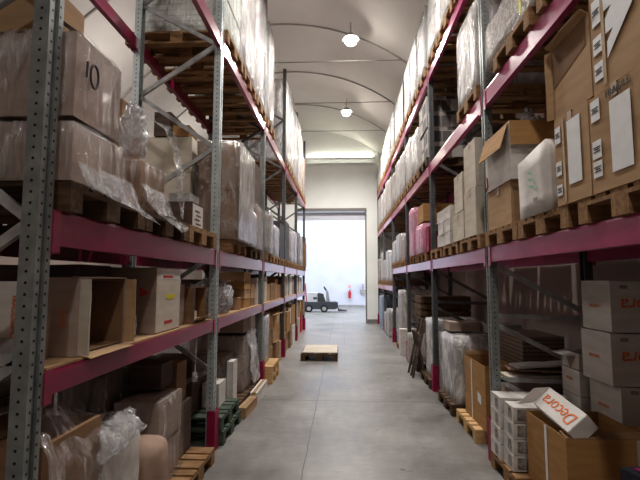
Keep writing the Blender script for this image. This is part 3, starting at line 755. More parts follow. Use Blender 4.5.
# farther low shelf, a row of cartons per bay
def row(k, items, s=-1, lname='low shelf', zb=Z1, gap=.02):
    fr = FL if s < 0 else FRr; y = fr[k]+.14; n = len(items)
    names = ['first','second','third','fourth','fifth','sixth','seventh','eighth']
    for q, (w_, h, m, look) in enumerate(items):
        A = AL if s < 0 else AR
        d0 = .05+R.uniform(0,.03); x0, x1 = (-A-d0-.5, -A-d0) if s < 0 else (A+d0, A+d0+.5)
        carton(f'{look}, {names[q]} in the row, {(BAYL if s < 0 else BAYR)[k]} bay, {lname}, {SIDE[s]}', x0, x1, y, y+w_, zb, zb+h, m, 'tape', rz=R.uniform(-.03,.03), group=f'cartons on the {lname} of the {SIDE[s]}')
        y += w_+gap
row(2, [(.34,.50,'dark','dark carton'),(.24,.46,'cream','narrow cream carton'),(.42,.33,'tan','tan carton'),(.62,.34,'brown','broad brown carton'),(.40,.42,'ochre','ochre carton'),(.38,.30,'brown','low brown carton')])
row(3, [(.40,.44,'brown','brown carton'),(.36,.48,'greyb','greyish carton'),(.40,.50,'cream','cream carton'),(.35,.46,'grey','grey carton'),(.42,.50,'white','white carton'),(.36,.44,'greyb','dull carton')])
row(4, [(.42,.50,'grey','grey carton'),(.40,.48,'white','white carton'),(.36,.52,'greyb','greyish carton'),(.42,.50,'white','pale carton'),(.36,.46,'cream','cream carton'),(.40,.50,'grey','pale grey carton')])

# ================================================================== LEFT RACK, floor
px = -AL-DEP/2; ZF = .002; ZG = PH+.001
pallet('dark wooden pallet under the big film-covered carton by front post', px, 2.45, 0, 'woodd')
pallet('wooden pallet under the leaning film-wrapped column by second aisle post', px, 3.98, 0, 'wood')
sk = carton('big brown carton under loose shiny film on floor by front post', -1.95, -1.36, 2.04, 2.54, ZG, .98, 'brown', 'tape')
sheet_part('loose_film', 'filmn', sk, [[(-.2,-.30,.98),(.0,0,.96),(.0,.30,.90)],[(.20,-.28,1.0),(.24,.05,.93),(.26,.34,.72)],[(.34,-.27,.78),(.35,.08,.62),(.36,.42,.66)],[(.36,-.24,.40),(.37,.10,.20),(.37,.25,.35)]], 17, .03)
sheet_part('loose_film', 'filmg', sk, [[(.1,.30,.86),(.18,.40,.80),(.22,.55,.76)],[(.30,.20,.74),(.33,.38,.70),(.36,.60,.72)],[(.36,.16,.60),(.38,.40,.62),(.40,.62,.66)]], 23, .025)
bm = film_bm(.34, .42, .66, .012, .09, 12, 61, .04)
sw = obj('white_sack', bm, 'sackw', None, (-1.50, 2.82, ZG), True); tag(sw, 'pale woven plastic sack beside the big film-covered carton', 'sack')
crumple('sack_neck', None, None, (.08,.08,.60), (.09,.11,.09), 'filmg', parent=sw, seed=31, amp=.09)
bm = film_bm(.30, .34, .46, .004, .13, 14, 71); ro = obj('paper_sack', bm, 'kraft', None, (-1.42, 3.24, ZG), True); tag(ro, 'rounded brown paper sack between woven sack and film-wrapped column', 'sack')
load('narrow carton column in grey film on pallet by second aisle post', -1.78, -1.385, 3.46, 4.0, ZG, .80, 'greyb', 'filmn', 2, amp=.014)
load('film-covered dark load added at the dim back behind the narrow column', -2.28, -1.84, 3.5, 4.5, ZG, 1.0, 'st_dk', 'film', 3)  # dark load added at the rear so the floor level stays dim
carton('upright dark carton added at the dim back beyond the big film-covered carton', -2.28, -2.0, 2.05, 3.1, ZG, 1.08, 'st_dk', None)  # dark stack added at the rear to keep the floor level dim
carton('small dark carton on top of the narrow film column', -1.76, -1.50, 3.72, 3.98, .83, 1.04, 'dark', None)
bm = bmesh.new(); cyl(bm, (0,0,.06), (.004,.01,.36), .006, .005, 8); hp = obj('hanging_plastic_rope', bm, 'filmg', None, (-1.315, 4.02, .855)); tag(hp, 'thin plastic strip with a knot hanging from the low beam', 'plastic strip')
crumple('knot', None, None, (0,0,-.02), (.022,.022,.055), 'filmg', parent=hp, seed=8, amp=.06)
carton('dark carton beside second aisle post behind narrow film column', -1.82, -1.45, 4.06, 4.36, ZG, .62, 'dark', None)
carton('small brown carton standing on dark carton near second aisle post', -1.80, -1.5, 4.08, 4.34, .625, .98, 'brown', None)
# second bay floor
pallet('greenish wooden pallet on floor just past second aisle post', px-.03, 5.22, 0, 'woodg')
pallet('upper greenish wooden pallet stacked beyond second aisle post', px-.05, 5.20, PH, 'woodg')
carton('black carton on the stacked greenish pallets', -2.2, -1.62, 4.86, 5.42, 2*PH+.002, .86, 'dark', None)
carton('white carton beside black carton on stacked greenish pallets', -1.60, -1.40, 5.15, 5.45, 2*PH+.002, .56, 'white', 'tape')
pallet('wooden pallet under the layered film load before third aisle post', px-.11, 6.86, 0, 'woodd')
fl = load('layered brown load in milky film before third aisle post, floor', -2.25, -1.40, 6.45, 7.36, ZG, .94, 'st_gb', 'film', 3, amp=.02)
sheet_part('loose_film', 'filmb', fl, [[(.40,-.30,.82),(.41,.1,.84),(.40,.45,.80)],[(.45,-.10,.55),(.46,.15,.50),(.45,.47,.52)],[(.455,-.16,.25),(.47,.15,.22),(.46,.48,.20)],[(.46,.0,.03),(.49,.2,.02),(.48,.5,.02)]], 33, .03)
for q in range(5): carton(f'grey upright carton, {("nearest","second","third","fourth","farthest")[q]} in the row topping the layered brown load', -1.95, -1.42, 6.48+.175*q, 6.63+.175*q, .975, 1.19, 'greyb' if q < 3 else 'white', None, group='upright cartons topping the layered load')
pallet('dark wooden pallet under the lower brown load, second bay', px-.11, 6.02, 0, 'woodd')
load('brown film load low behind the white long carton', -2.25, -1.5, 5.72, 6.40, ZG, .74, 'st_br', 'film', 2)
carton('long white carton lying on floor edge before third aisle post', -1.31, -1.20, 6.45, 7.3, ZF, .15, 'white', 'tape')
carton('white carton propped upright against brown film load', -1.48, -1.39, 5.78, 6.0, ZG, .70, 'white', None)
carton('small tan carton lying at the floor edge near the greenish pallets', -1.31, -1.20, 5.75, 6.35, ZF, .13, 'tan', 'tape', rz=-.05)
# third bay floor
pallet('new yellow wooden pallet just past third aisle post', px+.05, 8.02, 0, 'woody')
pallet('upper new yellow wooden pallet past third aisle post', px+.05, 8.02, PH, 'woody')
load('grey film load standing on the new yellow pallets', -2.2, -1.34, 7.68, 8.36, 2*PH+.002, 1.12, 'st_gr', 'filmw', 3)
def fcol(tag_, y0, y1, hs, ms, looks, x1=-1.36, dx=.5):
    z = ZF
    for q, (h, m, lk) in enumerate(zip(hs, ms, looks)):
        carton(f'{lk}, {tag_}', x1-dx+R.uniform(-.04,.02), x1+R.uniform(-.05,.05), y0, y1, z, z+h, m, 'tape', rz=R.uniform(-.05,.05), group='cartons on the floor under the left rack'); z += h+.002
fcol('third bay floor, nearest column', 8.46, 8.92, (.45,.34), ('tan','ochre'), ('tan carton at bottom','ochre carton on top'))
oc3 = obj('cardboard_box', open_shell_bm(.46,.42,.26,'top'), 'ochre', None, (-1.55, 8.70, .81)); tag(oc3, 'open ochre carton atop the nearest column, third bay floor', 'box')
flap_part(oc3, 'tan', (.22,-.2,.26), (.22,.2,.26), (.16,0,.04)); flap_part(oc3, 'tan', (-.2,-.2,.26), (.2,-.2,.26), (0,-.12,.06))
fcol('third bay floor, second column', 8.98, 9.40, (.50,.40), ('brown','tan'), ('brown carton at bottom','tan carton on top'))
fcol('third bay floor, third column', 9.46, 9.95, (.42,.38,.25), ('tan','ochre','tan'), ('tan carton at bottom','ochre carton mid column','tan carton on top'))
fcol('fourth bay floor, nearest column', 10.42, 10.9, (.5,.42,.2), ('ochre','tan','brown'), ('ochre carton at bottom','tan carton mid column','brown carton on top'))
fcol('fourth bay floor, second column', 10.98, 11.5, (.46,.5), ('tan','ochre'), ('tan carton at bottom','ochre carton on top'))
fcol('fourth bay floor, third column', 11.6, 12.15, (.6,.4), ('brown','cream'), ('brown carton at bottom','cream carton on top'))
fcol('fourth bay floor, last column', 12.25, 12.9, (.5,.55), ('white','ochre'), ('white carton at bottom','ochre carton on top'))
fcol('fifth bay floor, nearest column', 13.25, 13.8, (.6,.5), ('tan','white'), ('tan carton at bottom','white carton on top'))
fcol('fifth bay floor, second column', 13.9, 14.45, (.55,.5), ('cream','ochre'), ('cream carton at bottom','ochre carton on top'))
fcol('fifth bay floor, third column', 14.55, 15.05, (.7,.35), ('red','tan'), ('red carton at bottom','tan carton on top'))
fcol('fifth bay floor, last column', 15.2, 15.75, (.55,.5), ('red','brown'), ('red carton at bottom beside doorway','brown carton on top beside doorway'))

# ================================================================== RIGHT RACK, second shelf (z 2.07)
Z = 2.07; ZP = Z+PH; pr_ = AR+DEP/2+.065
pallet('wooden pallet under the two stickered brown cartons, right rack', pr_, 2.32, Z, 'wood')
pallet('wooden pallet under the white bundle and small tan carton', pr_, 3.24, Z, 'wood')
pallet('wooden pallet under white carton with brown flaps, right rack', pr_, 4.06, Z, 'wood')
X0 = 1.405
def aisle_sticker(o, dx, y, z, hy, hz, name='sticker', m='sticker', slant=0):
    """sticker on the aisle side (-x) of a right-rack carton; y,z local"""
    return plate(o, name, m, (-dx/2-.0005, y, z), (0,hy,slant), (0,0,hz), (-1,0,0), .002)
def barcode(o, dx, y, z, hy):
    for q in range(3): plate(o, 'print', 'ink', (-dx/2-.0030, y, z-.012+.012*q), (0,hy*(.9-.25*(q%2)),0), (0,0,.003), (-1,0,0), .001)
ca = carton('stickered brown carton beside the white bundle, lower row', X0, X0+.55, 2.55, 2.955, ZP, ZP+.565, 'tan', 'ctape', flap='x')
for z, h in ((.46,.055),(.10,.035),(.24,.045)): aisle_sticker(ca, .55, .155, z, .035, h); barcode(ca, .55, .155, z, .03)
aisle_sticker(ca, .55, -.04, .31, .075, .20, 'paper_sheet')
aisle_sticker(ca, .55, .085, .28, .012, .27, 'tape_strip', 'tape')
cb = carton('stickered brown carton at the photo edge, lower row, FRAGILE', X0, X0+.55, 2.06, 2.54, ZP, ZP+.545, 'tan', 'ctape', flap='x')
for z, h in ((.13,.045),(.24,.05),(.46,.06)): aisle_sticker(cb, .55, .175, z, .042, h); barcode(cb, .55, .175, z, .036)
aisle_sticker(cb, .55, -.04, .27, .085, .19, 'paper_sheet')
text('FRAGILE', 'ink', cb, .055, (-.2785, -.03, .505), (0,-1,0), (0,0,1), .0008)
# upper row
cc = obj('cardboard_box', open_shell_bm(.50,.46,.50,'top'), 'tan', None, (X0+.27, 2.755, ZP+.567)); tag(cc, 'open brown carton with dark torn mouth on upper row', 'box')
bm = bmesh.new(); vs = [bm.verts.new(v) for v in ((-.2525,.225,.495),(-.2525,-.19,.498),(-.2525,-.19,.33),(-.2525,.215,.23))]; bm.faces.new(vs[::-1]); obj('dark_mouth', bm, 'inside', cc)
flap_part(cc, 'tan', (-.25,-.225,.50), (-.25,.225,.50), (-.05,0,.025))
flap_part(cc, 'tan', (-.25,.228,.03), (-.25,.228,.50), (-.03,.04,0))
flap_part(cc, 'brown', (-.25,-.232,.50), (.25,-.232,.50), (0,-.01,.12))
cd = carton('brown carton with torn white sheet on upper row at photo edge', X0+.01, X0+.55, 2.02, 2.50, ZP+.548, ZP+1.16, 'tan', 'ctape', flap='x')
for z, h in ((.12,.05),(.27,.05),(.46,.075)): aisle_sticker(cd, .54, .175, z, .04, h); barcode(cd, .54, .175, z, .034)
bm = bmesh.new()
zz = [(.11,.54),(-.14,.58),(-.14,.34),(.09,.15),(.085,.24),(.03,.29),(.095,.29),(.095,.37),(.035,.42),(.105,.42)]
vs = [bm.verts.new((-.2725, y, z)) for y, z in zz]; bm.faces.new(vs); bmesh.ops.triangulate(bm, faces=bm.faces[:]); obj('torn_sheet', bm, 'sticker', cd)
aisle_sticker(cd, .54, .12, .30, .014, .28, 'tape_strip', 'tape')
# white bundle
bm = carton_bm(.42, .54, .47, .022, .014)
for v in bm.verts:
    if v.co.z > .3: v.co.z += .02*(-v.co.y/.27); v.co.x += .012*math.sin(v.co.y*22)
wb = obj('white_bundle', bm, 'white', None, (X0+.21, 3.32, ZP), True); wb.rotation_euler[2] = -.05; tag(wb, 'white paper-wrapped bundle with faint green print, folded top', 'bundle')
flap_part(wb, 'white', (-.2,-.25,.495), (-.2,.22,.465), (.32,.02,.03)); 
plate(wb, 'grey_slip', 'grey', (.02,-.02,.525), (.09,.03,0), (-.02,.07,0), (0,0,1), .012)
for q in range(3): plate(wb, 'green_print', 'greenink', (-.218,-.02+.02*q,.21+.055*q), (0,.05-.012*q,.01), (0,.0,.010), (-1,0,0), .003)
plate(wb, 'dark_print', 'greyb', (-.218,-.08,.10), (0,.035,0), (0,0,.018), (-1,0,0), .003)
# small tan carton with white flapped carton on top
carton('small tan carton under the white carton with brown flaps', X0+.02, X0+.50, 3.80, 4.40, ZP, ZP+.37, 'tan', 'ctape', flap='x')
wf = obj('cardboard_box', open_shell_bm(.52,.64,.50,'top'), 'white', None, (X0+.27, 4.07, ZP+.372)); tag(wf, 'open white carton with wide brown flaps hanging out', 'box')
flap_part(wf, 'ochre', (-.26,-.325,.50), (.34,-.325,.50), (-.01,-.04,-.22))
flap_part(wf, 'ochre', (-.265,-.30,.49), (-.265,.30,.50), (-.07,0,-.22))
crumple('plastic_bag', 'crumpled clear plastic bag sticking out of the white flapped carton', 'plastic bag', (X0+.28, 3.98, ZP+.40), (.14,.17,.36), 'filmg', seed=44, amp=.07)
bm = bmesh.new(); stroke(bm, [(-.262,.34,.02),(-.262,.26,.05),(-.262,.28,.14)], .008); obj('red_cord', bm, 'redink', wf)
# first bay
pallet('wooden pallet under cream cartons past the perforated right post', pr_, 5.02, Z, 'wood')
pallet('wooden pallet under the short cream cartons, first bay', pr_, 5.92, Z, 'wood')
pallet('dark wooden pallet under small white packets before the pink load', pr_, 6.80, Z, 'wood')
for nm, y0, y1, m in (('near', 4.72, 5.16, 'cream'),):
    carton('lower cream carton of the tall pair past the right post', X0, X0+.62, y0, y1, ZP, ZP+.52, m, 'ctape', flap='x')
    c = carton('upper cream carton of the tall pair past the right post', X0+.01, X0+.60, y0+.01, y1+.01, ZP+.525, ZP+1.05, m, 'ctape', flap='x')
    if nm == 'near': plate(c, 'red_print', 'redink', (.05,-.2115,.16), (.03,0,0), (0,0,.03), (0,-1,0), .002)
carton('cream carton standing on short cream carton beyond the tall pair', X0, X0+.55, 5.22, 5.60, ZP+.345, ZP+.80, 'cream', 'ctape', flap='x')
carton('short cream carton below the standing cream carton', X0, X0+.60, 5.20, 5.72, ZP, ZP+.34, 'cream', 'ctape', flap='x')
for q in range(3):
    for t in range(2):
        carton(f'small white packet, {("lowest","middle","topmost")[q]} of the {("near","far")[t]} pile before the pink load', X0+.0, X0+.30, 5.84+.40*t, 6.20+.40*t, ZP+.17*q, ZP+.17*(q+1)-.003, 'white', None, rz=R.uniform(-.06,.06), group='small white packets')
# pink load
pallet('wooden pallet below the pink film load', pr_, 8.02, Z, 'wood')
pk = load('white and pink film-wrapped load on the second shelf', X0-.02, X0+.42, 7.72, 8.5, ZP, ZP+.52, 'st_wh', 'filmp', 2)
carton('brown carton standing on the pink film-wrapped load', X0, X0+.55, 7.74, 8.30, ZP+.545, ZP+.86, 'ochre', 'tape')
carton('red carton in front of the pink load', X0+.02, X0+.40, 7.42, 7.66, ZP, ZP+.42, 'magfoot', None)
load('tall white load with pink top beyond the pink film load', X0-.02, X0+.70, 8.66, 9.3, ZP, ZP+.95, 'st_wh', 'filmp', 2)
pallet('wooden pallet below tall pink-topped load, second bay', pr_, 8.98, Z, 'wood')
std(1, 2, 0, Z, P2, .55, 'st_br', 'film', 'brown film load', 2, 'wood', 1.0, -.05)
std(1, 2, 1, Z, P2, .70, 'st_wh', 'filmw', 'white film load', 2, 'wood', 1.0, -.05)
std(1, 2, 2, Z, P2, .60, 'st_wh', 'filmw', 'short white film load', 2, 'wood', 1.0, -.05)
Zl = 1.585
std(1, 3, 0, Zl, 'lowered second shelf', .80, 'st_wh', 'filmw', 'white film load', 2, 'wood', 1.0, -.05)
std(1, 3, 1, Zl, 'lowered second shelf', .95, 'st_wh', 'filmw', 'tall white film load', 2, 'wood', 1.0, -.05)
std(1, 3, 2, Zl, 'lowered second shelf', .70, 'st_br', 'filmw', 'brown film load', 2, 'wood', 1.0, -.05)
std(1, 4, 0, Zl, 'lowered second shelf', 1.0, 'st_wh', 'filmw', 'pale film load', 2, 'wood', 1.0, -.05)
std(1, 4, 1, Zl, 'lowered second shelf', .85, 'st_br', 'film', 'brown film load', 2, 'wood', 1.0, -.05)
std(1, 4, 2, Zl, 'lowered second shelf', .7, 'st_wh', 'filmw', 'white film load', 2, 'wood', 1.0, -.05, yw=.62)

# ================================================================== RIGHT RACK, third shelf (z 3.66)
Z = 3.66; ZP = Z+PH
def strap(o, y, dx, h):
    bm = bmesh.new(); bx(bm, -dx/2-.022, -dx/2-.016, y-.012, y+.012, -.02, h+.02); obj('yellow_strap', bm, 'strap', o)
P3 = 'third shelf'
pallet('wooden pallet under the nearest bubble-wrapped load above the pink beam', pr_, 2.75, Z, 'wood')
pallet('wooden pallet under the bubble-wrapped load with yellow strap', pr_, 3.68, Z, 'wood')
load('nearest bubble-wrapped load above the pink beam, right rack', 1.425, 2.3, 2.34, 3.14, ZP, ZP+.85, 'st_br', 'bubble', 2)
bw = load('bubble-wrapped load with yellow strap above the pink beam', 1.425, 2.3, 3.22, 4.36, ZP, ZP+.42, 'st_br', 'bubble', 2)
strap(bw, -.45, .94, .42)
std(1, 0, 0, Z, P3, .98, 'st_wh', 'filmw', 'white film load with grey end', 3, 'wood', 1.0, -.06)
std(1, 1, 0, Z, P3, 1.08, 'st_pr', None, 'checkered printed carton load', 4, 'woodd', 1.0, -.02)
std(1, 1, 1, Z, P3, .85, 'st_wh', 'filmw', 'white film load', 3, 'wood', 1.0, -.05)
std(1, 1, 2, Z, P3, .95, 'st_wh', 'filmw', 'tall white film load', 3, 'wood', 1.0, -.05)
std(1, 2, 0, Z, P3, .95, 'st_gr', 'filmw', 'grey film load', 3, 'wood', 1.0, -.05)
std(1, 2, 1, Z, P3, 1.0, 'st_wh', 'filmw', 'white film load', 3, 'wood', 1.0, -.05)
std(1, 2, 2, Z, P3, .9, 'st_br', 'filmw', 'brown film load', 3, 'wood', 1.0, -.05)
for k, spec in ((3, (('st_wh','white film load',1.0),('st_br','tan film load',1.1),('st_wh','pale film load',1.0))), (4, (('st_wh','white film load',1.05),('st_gb','greyish film load',1.1),('st_wh','pale film load',1.1)))):
    for j, (m, lk, h) in enumerate(spec):
        std(1, k, j, Z, P3, h, m, 'filmw', lk, 3, 'wood', 1.0, -.05, yw=.78 if k < 4 else .66)
# ================================================================== RIGHT RACK, top shelf (z 5.22)
Z = 5.22; P4 = 'top shelf'
std(1, 0, 0, Z, P4, .95, 'st_wh', 'filmw', 'white film load', 3, 'wood', .55, -.04)
std(1, 0, 1, Z, P4, .95, 'st_wh', 'filmw', 'creased white film load', 3, 'wood', .55, -.05)
std(1, 0, 2, Z, P4, 1.0, 'st_wh', 'filmw', 'bright white film load', 3, 'wood', .55, -.05)
for k, spec in ((1, (('st_gr','grey-ended white load',1.10),('st_wh','white film load',1.14),('st_wh','smooth white film load',1.12))), (2, (('st_gr','dark-ended pale load',1.05),('st_wh','white film load',1.1),('st_wh','pale film load',1.15))), (3, (('st_br','tan film load',1.1),('st_wh','white film load',1.1),('st_wh','pale film load',1.0))), (4, (('st_wh','white film load',.9),('st_br','brown film load',1.0),('st_gr','grey film load',1.0)))):
    for j, (m, lk, h) in enumerate(spec):
        lo = std(1, k, j, Z, P4, h, m, 'filmw', lk, 3, 'wood', .55, -.04, yw=.80 if k < 4 else .66)
        if lo is not None and ((j == 0 and k in (1, 2)) or (j == 2 and k == 2)):
            bm = grid_box(.55, .03, h, 2, 1, 3); obj('end_board', bm, 'grey' if k == 1 else 'charc', lo, (0, -.43, 0))

# ================================================================== RIGHT RACK, floor
pallet('wooden pallet under the white printed packets and lettered cartons', 2.0, 4.06, 0, 'wood')
pallet('wooden pallet under the big brown carton at front right', 2.02, 3.25, 0, 'wood')
def decora(o, size, y, z, flip, sx=0):
    text('Decora', 'orange', o, size, (sx, y, z), (-1 if flip else 1,0,0), (0,0,-1 if flip else 1), .0008, .18)
# stack of white cartons lettered Decora (three high in view)
hs_ = [(PH+.001,.51),(.512,.912),(.914,1.325),(1.328,1.74)]
nm = ['lowest hidden','third from top','second from top','topmost']
for q, (z0, z1) in enumerate(hs_):
    dxs = (0, .03, -.02, .0)[q]
    o = carton(f'white carton with orange Decora lettering, {nm[q]} in the stack', 2.13+dxs, 2.66+dxs, 3.66+.01*q, 4.12, z0, z1, 'white', 'ctape')
    dy = (4.12-3.66-.01*q)
    if q: text('Decora', 'orange', o, .155, (.05 if q > 1 else .14, -dy/2-.0015, .17 if q == 1 else .22), (-1 if q > 1 else 1,0,0), (0,0,-1 if q > 1 else 1), .0008, .18)
    text('DECORA', 'orange', o, .038, (-.2665, 0.02, .20), (0,-1,0), (0,0,1), .0008)
    plate(o, 'sticker', 'grey', (-.16, -dy/2-.0003, .36), (.03,0,0), (0,0,.014), (0,-1,0), .002)
# second stack behind it
carton('white carton low in the rear stack behind the lettered cartons', 2.08, 2.6, 4.14, 4.46, ZG, .48, 'white', None)
for q, (z0, z1) in enumerate(((.482,.715),(.718,.94))):
    o = carton(f'white carton {("second","third")[q]} in the rear stack, small orange print', 2.09, 2.60, 4.14, 4.46, z0, z1, 'white', 'ctape')
    text('DECORA', 'orange', o, .030, (-.2565, 0.02, .13), (0,-1,0), (0,0,1), .0008)
tp = obj('cardboard_box', open_shell_bm(.50,.30,.14,'top'), 'white', None, (2.345, 4.30, .948)); tag(tp, 'white open-topped carton with torn flap atop the rear stack', 'box')
flap_part(tp, 'white', (-.25,-.14,.135), (-.25,.14,.135), (-.10,0,-.015))
bm = bmesh.new(); vs = [bm.verts.new(v) for v in ((-.2535,-.10,.11),(-.2535,.08,.11),(-.2535,.0,-.02))]; bm.faces.new(vs[::-1]); obj('torn_patch', bm, 'greyb', tp)
# big brown carton with tilted white Decora carton in its mouth
bb = obj('cardboard_box', open_shell_bm(.58,.66,.52,'top'), 'ochre', None, (1.81, 3.56, ZG)); tag(bb, 'big open brown carton holding a tilted white Decora carton', 'box')
plate(bb, 'white_tape', 'sticker', (-.291, -.02, .26), (0,.018,0), (0,0,.255), (-1,0,0), .002)
plate(bb, 'clear_tape', 'ctape', (.20, -.331, .26), (.025,0,0), (0,0,.255), (0,-1,0), .002)
flap_part(bb, 'brown', (-.29,-.332,.52), (.29,-.332,.52), (0,.10,.02))
carton('closed brown carton right beside the big open brown carton', 2.12, 2.62, 3.24, 3.62, ZG, .64, 'ochre', 'ctape')

# tilted white carton resting on the left rim of the big brown carton
D, Cc, Aa = Vector((1.50, 3.70, .78)), Vector((1.53, 3.22, .71)), Vector((1.635, 3.70, .90))
u = Cc-D; v = Aa-D; w_ = u.cross(v).normalized()
if w_.x < 0: w_ = -w_
w_ = w_*.13
bm = bmesh.new(); q = [Vector((0,0,0)), u, u+v, v]
vs = [bm.verts.new(p) for p in q]+[bm.verts.new(p+w_) for p in q]
for f in ((0,1,2,3),(7,6,5,4),(0,4,5,1),(1,5,6,2),(2,6,7,3),(3,7,4,0)): bm.faces.new([vs[i] for i in f])
bmesh.ops.recalc_face_normals(bm, faces=bm.faces); bmesh.ops.bevel(bm, geom=bm.edges[:], offset=.004, segments=2, affect='EDGES')
tl = obj('cardboard_box', bm, 'white', None, D); tag(tl, 'tilted white Decora carton lying across the mouth of big brown carton', 'box')
flap_part(tl, 'white', (0,0,0), v, (-.12,.0,-.01))
nrm = -w_.normalized(); o_ = u*.52+v*.48+nrm*.003
text('Decora', 'orange', tl, .135, o_, -u, nrm.cross(-u), .0008, .15)
# white printed packets in two columns
for col, (y0, y1, xf) in enumerate(((3.96,4.185,1.425),(4.20,4.455,1.40))):
    for q in range(4):
        h = .132 if col == 0 else .137
        o = carton(f'white printed packet with dark picture, {("lowest","second","third","topmost")[q]} of {("near","far")[col]} column', xf+.004*q, 2.02, y0, y1, ZG+h*q, ZG+h*(q+1)-.003, 'white', None, group='white printed packets')
        dxp = 2.02-xf-.004*q
        plate(o, 'picture', 'photo' if q % 2 else 'grey', (-dxp/2-.0005, -.03, .065), (0,.03,0), (0,0,.04), (-1,0,0), .002)
        plate(o, 'picture', 'photo', (-dxp/2+.09, -(y1-y0)/2-.0005, .065), (.055,0,0), (0,0,.045), (0,-1,0), .002)
# tall brown carton past the right post
pallet('wooden pallet under the tall open brown carton, right rack', 2.02, 5.42, 0, 'woody')
tc = obj('cardboard_box', open_shell_bm(.34,.80,.68,'top'), 'ochre', None, (1.68, 5.32, ZG)); tag(tc, 'tall open brown carton with white tape past the perforated right post', 'box')
plate(tc, 'white_tape', 'sticker', (-.171,.10,.34), (0,.016,0), (0,0,.33), (-1,0,0), .002)
plate(tc, 'torn_label', 'sticker', (-.171,-.18,.30), (0,.06,.01), (0,0,.05), (-1,0,0), .002)
flap_part(tc, 'tan', (-.16,.396,.68), (.16,.396,.68), (0,.01,.05))
load('stack of flat brown board sheets behind the tall brown carton', 1.93, 2.43, 5.02, 5.80, ZG, 1.14, 'st_sh', None, 1)
carton('greyish carton under the flattened pale cartons by the right post', 1.62, 2.36, 4.66, 4.88, .002, .76, 'greyb', None)
for q in range(3):
    bm = grid_box(.70-.06*q, .25-.02*q, .012, 8, 4, 1); wrinkle(bm, .012, 5, 50+q)
    o = obj('flattened_carton', bm, ('cream','kraft','white')[q], None, (2.0+.02*q, 4.77, .778+.05*q)); o.rotation_euler = (0, (-.02,.03,-.05)[q], (.05,-.12,.1)[q]); tag(o, ('cream','brown','white')[q]+' flattened carton in the small heap behind the right post', 'flattened carton', 'flattened cartons')
pallet('dark wooden pallet under the big white film load, first bay', 2.0, 6.38, 0, 'woodd')
load('brown sheets in bright white film beyond the tall brown carton', 1.46, 2.36, 5.98, 6.78, ZG, 1.0, 'st_sh', 'filmb', 2, amp=.02)
carton('grey carton lying on the bright white film load', 1.95, 2.35, 6.05, 6.5, 1.03, 1.16, 'grey', None)
carton('brown carton lying on the bright white film load', 1.50, 1.92, 6.40, 6.76, 1.03, 1.16, 'greyb', None)
pallet('dark wooden pallet just past the second right post', 2.0, 7.82, 0, 'woodd')
load('tall milky film load just past the second right post', 1.47, 2.3, 7.44, 8.12, ZG, 1.10, 'st_wh', 'filmb', 3, amp=.02)
load('brown film load in front of the second right post', 1.50, 2.3, 6.84, 7.24, ZF, .95, 'st_gb', 'filmw', 2)
pallet('dark wooden pallet beneath the dark crate, second bay', 2.02, 9.20, 0, 'woodd')
load('greyish film load beneath the dark wooden crate', 1.62, 2.40, 8.86, 9.52, ZG, .98, 'st_gb', 'filmw', 2)
cr = thing('wooden_crate', 'dark wooden slatted crate on the greyish film load', 'crate', (2.0, 9.18, 1.0))
bm = bmesh.new(); bx(bm, -.48,.48,-.36,.36,0,.03); bx(bm,-.46,-.43,-.34,.34,.03,.40); bx(bm,.43,.46,-.34,.34,.03,.40); obj('crate_frame', bm, 'woodd', cr)
for q in range(3):
    for sg in (-1,1):
        bm = bmesh.new(); bx(bm, -.48,.48, sg*.35-.012, sg*.35+.012, .05+.125*q, .15+.125*q); obj('slat', bm, 'woodd', cr)
for q in range(3):
    bm = bmesh.new(); bx(bm, -.482,-.46,-.34,.34, .05+.125*q, .15+.125*q); obj('slat', bm, 'woodd', cr)
bm = bmesh.new(); bx(bm, -.48,.48,-.36,.36,.405,.425); obj('lid', bm, 'woodd', cr)
# folded dark wooden chairs leaning at the aisle edge
for q, y in enumerate((8.35, 8.62)):
    ch = thing('folding_chair', ('near','far')[q]+' folded dark wooden chair leaning against the right rack', 'chair', (1.36, y, 0.0), .1*q, 'folded wooden chairs')
    for sgn in (-1, 1):
        bm = bmesh.new(); bar(bm, (-.10, sgn*.10, .0), (.14, sgn*.10, 1.02), .028, .035, (1,0,0)); obj('leg', bm, 'dark', ch)
        bm = bmesh.new(); bar(bm, (.13, sgn*.07, .0), (-.02, sgn*.07, .80), .025, .03, (1,0,0)); obj('leg', bm, 'dark', ch)
    bm = bmesh.new(); bar(bm, (.07,-.10,.72), (.07,.10,.72), .03,.05); obj('stretcher', bm, 'dark', ch)
    bm = bmesh.new(); bx(bm, -.015,.015,-.115,.115,0,.22, Matrix.Translation((.115,0,.80)) @ Matrix.Rotation(.22,4,'Y')); obj('backrest', bm, 'dark', ch)
    bm = bmesh.new(); bx(bm, -.015,.015,-.09,.09,0,.34, Matrix.Translation((.0,0,.36)) @ Matrix.Rotation(.2,4,'Y')); obj('seat', bm, 'dark', ch)
# third to last bays on the floor
load('white cartons in film at the aisle edge, second bay floor', 1.40, 1.75, 9.66, 9.98, ZF, .62, 'white', 'filmw', 2)
pallet('wooden pallet behind the third right post', 2.02, 11.5, 0, 'wood')
load('tall bright white film load, third bay floor', 1.46, 2.3, 11.1, 11.9, ZG, 1.50, 'st_wh', 'filmw', 4)
for q in range(2): carton(f'white carton, {("lower","upper")[q]} of two at aisle edge before the tall white load', 1.36, 1.75, 10.7-.0, 10.98, ZF+.30*q, ZF+.30*(q+1)-.003, 'white', 'tape')
load('grey film load before the fourth right post, floor', 1.50, 2.3, 12.1, 12.7, ZF, 1.0, 'st_gr', 'filmw', 3)
load('charcoal covered load just past the fourth right post, floor', 1.50, 2.35, 13.05, 13.8, ZF, 1.2, 'charc', None, 3)
load('white stepped film load on floor, fourth bay of right rack', 1.42, 2.3, 13.9, 14.7, ZF, .85, 'st_wh', 'filmw', 3)
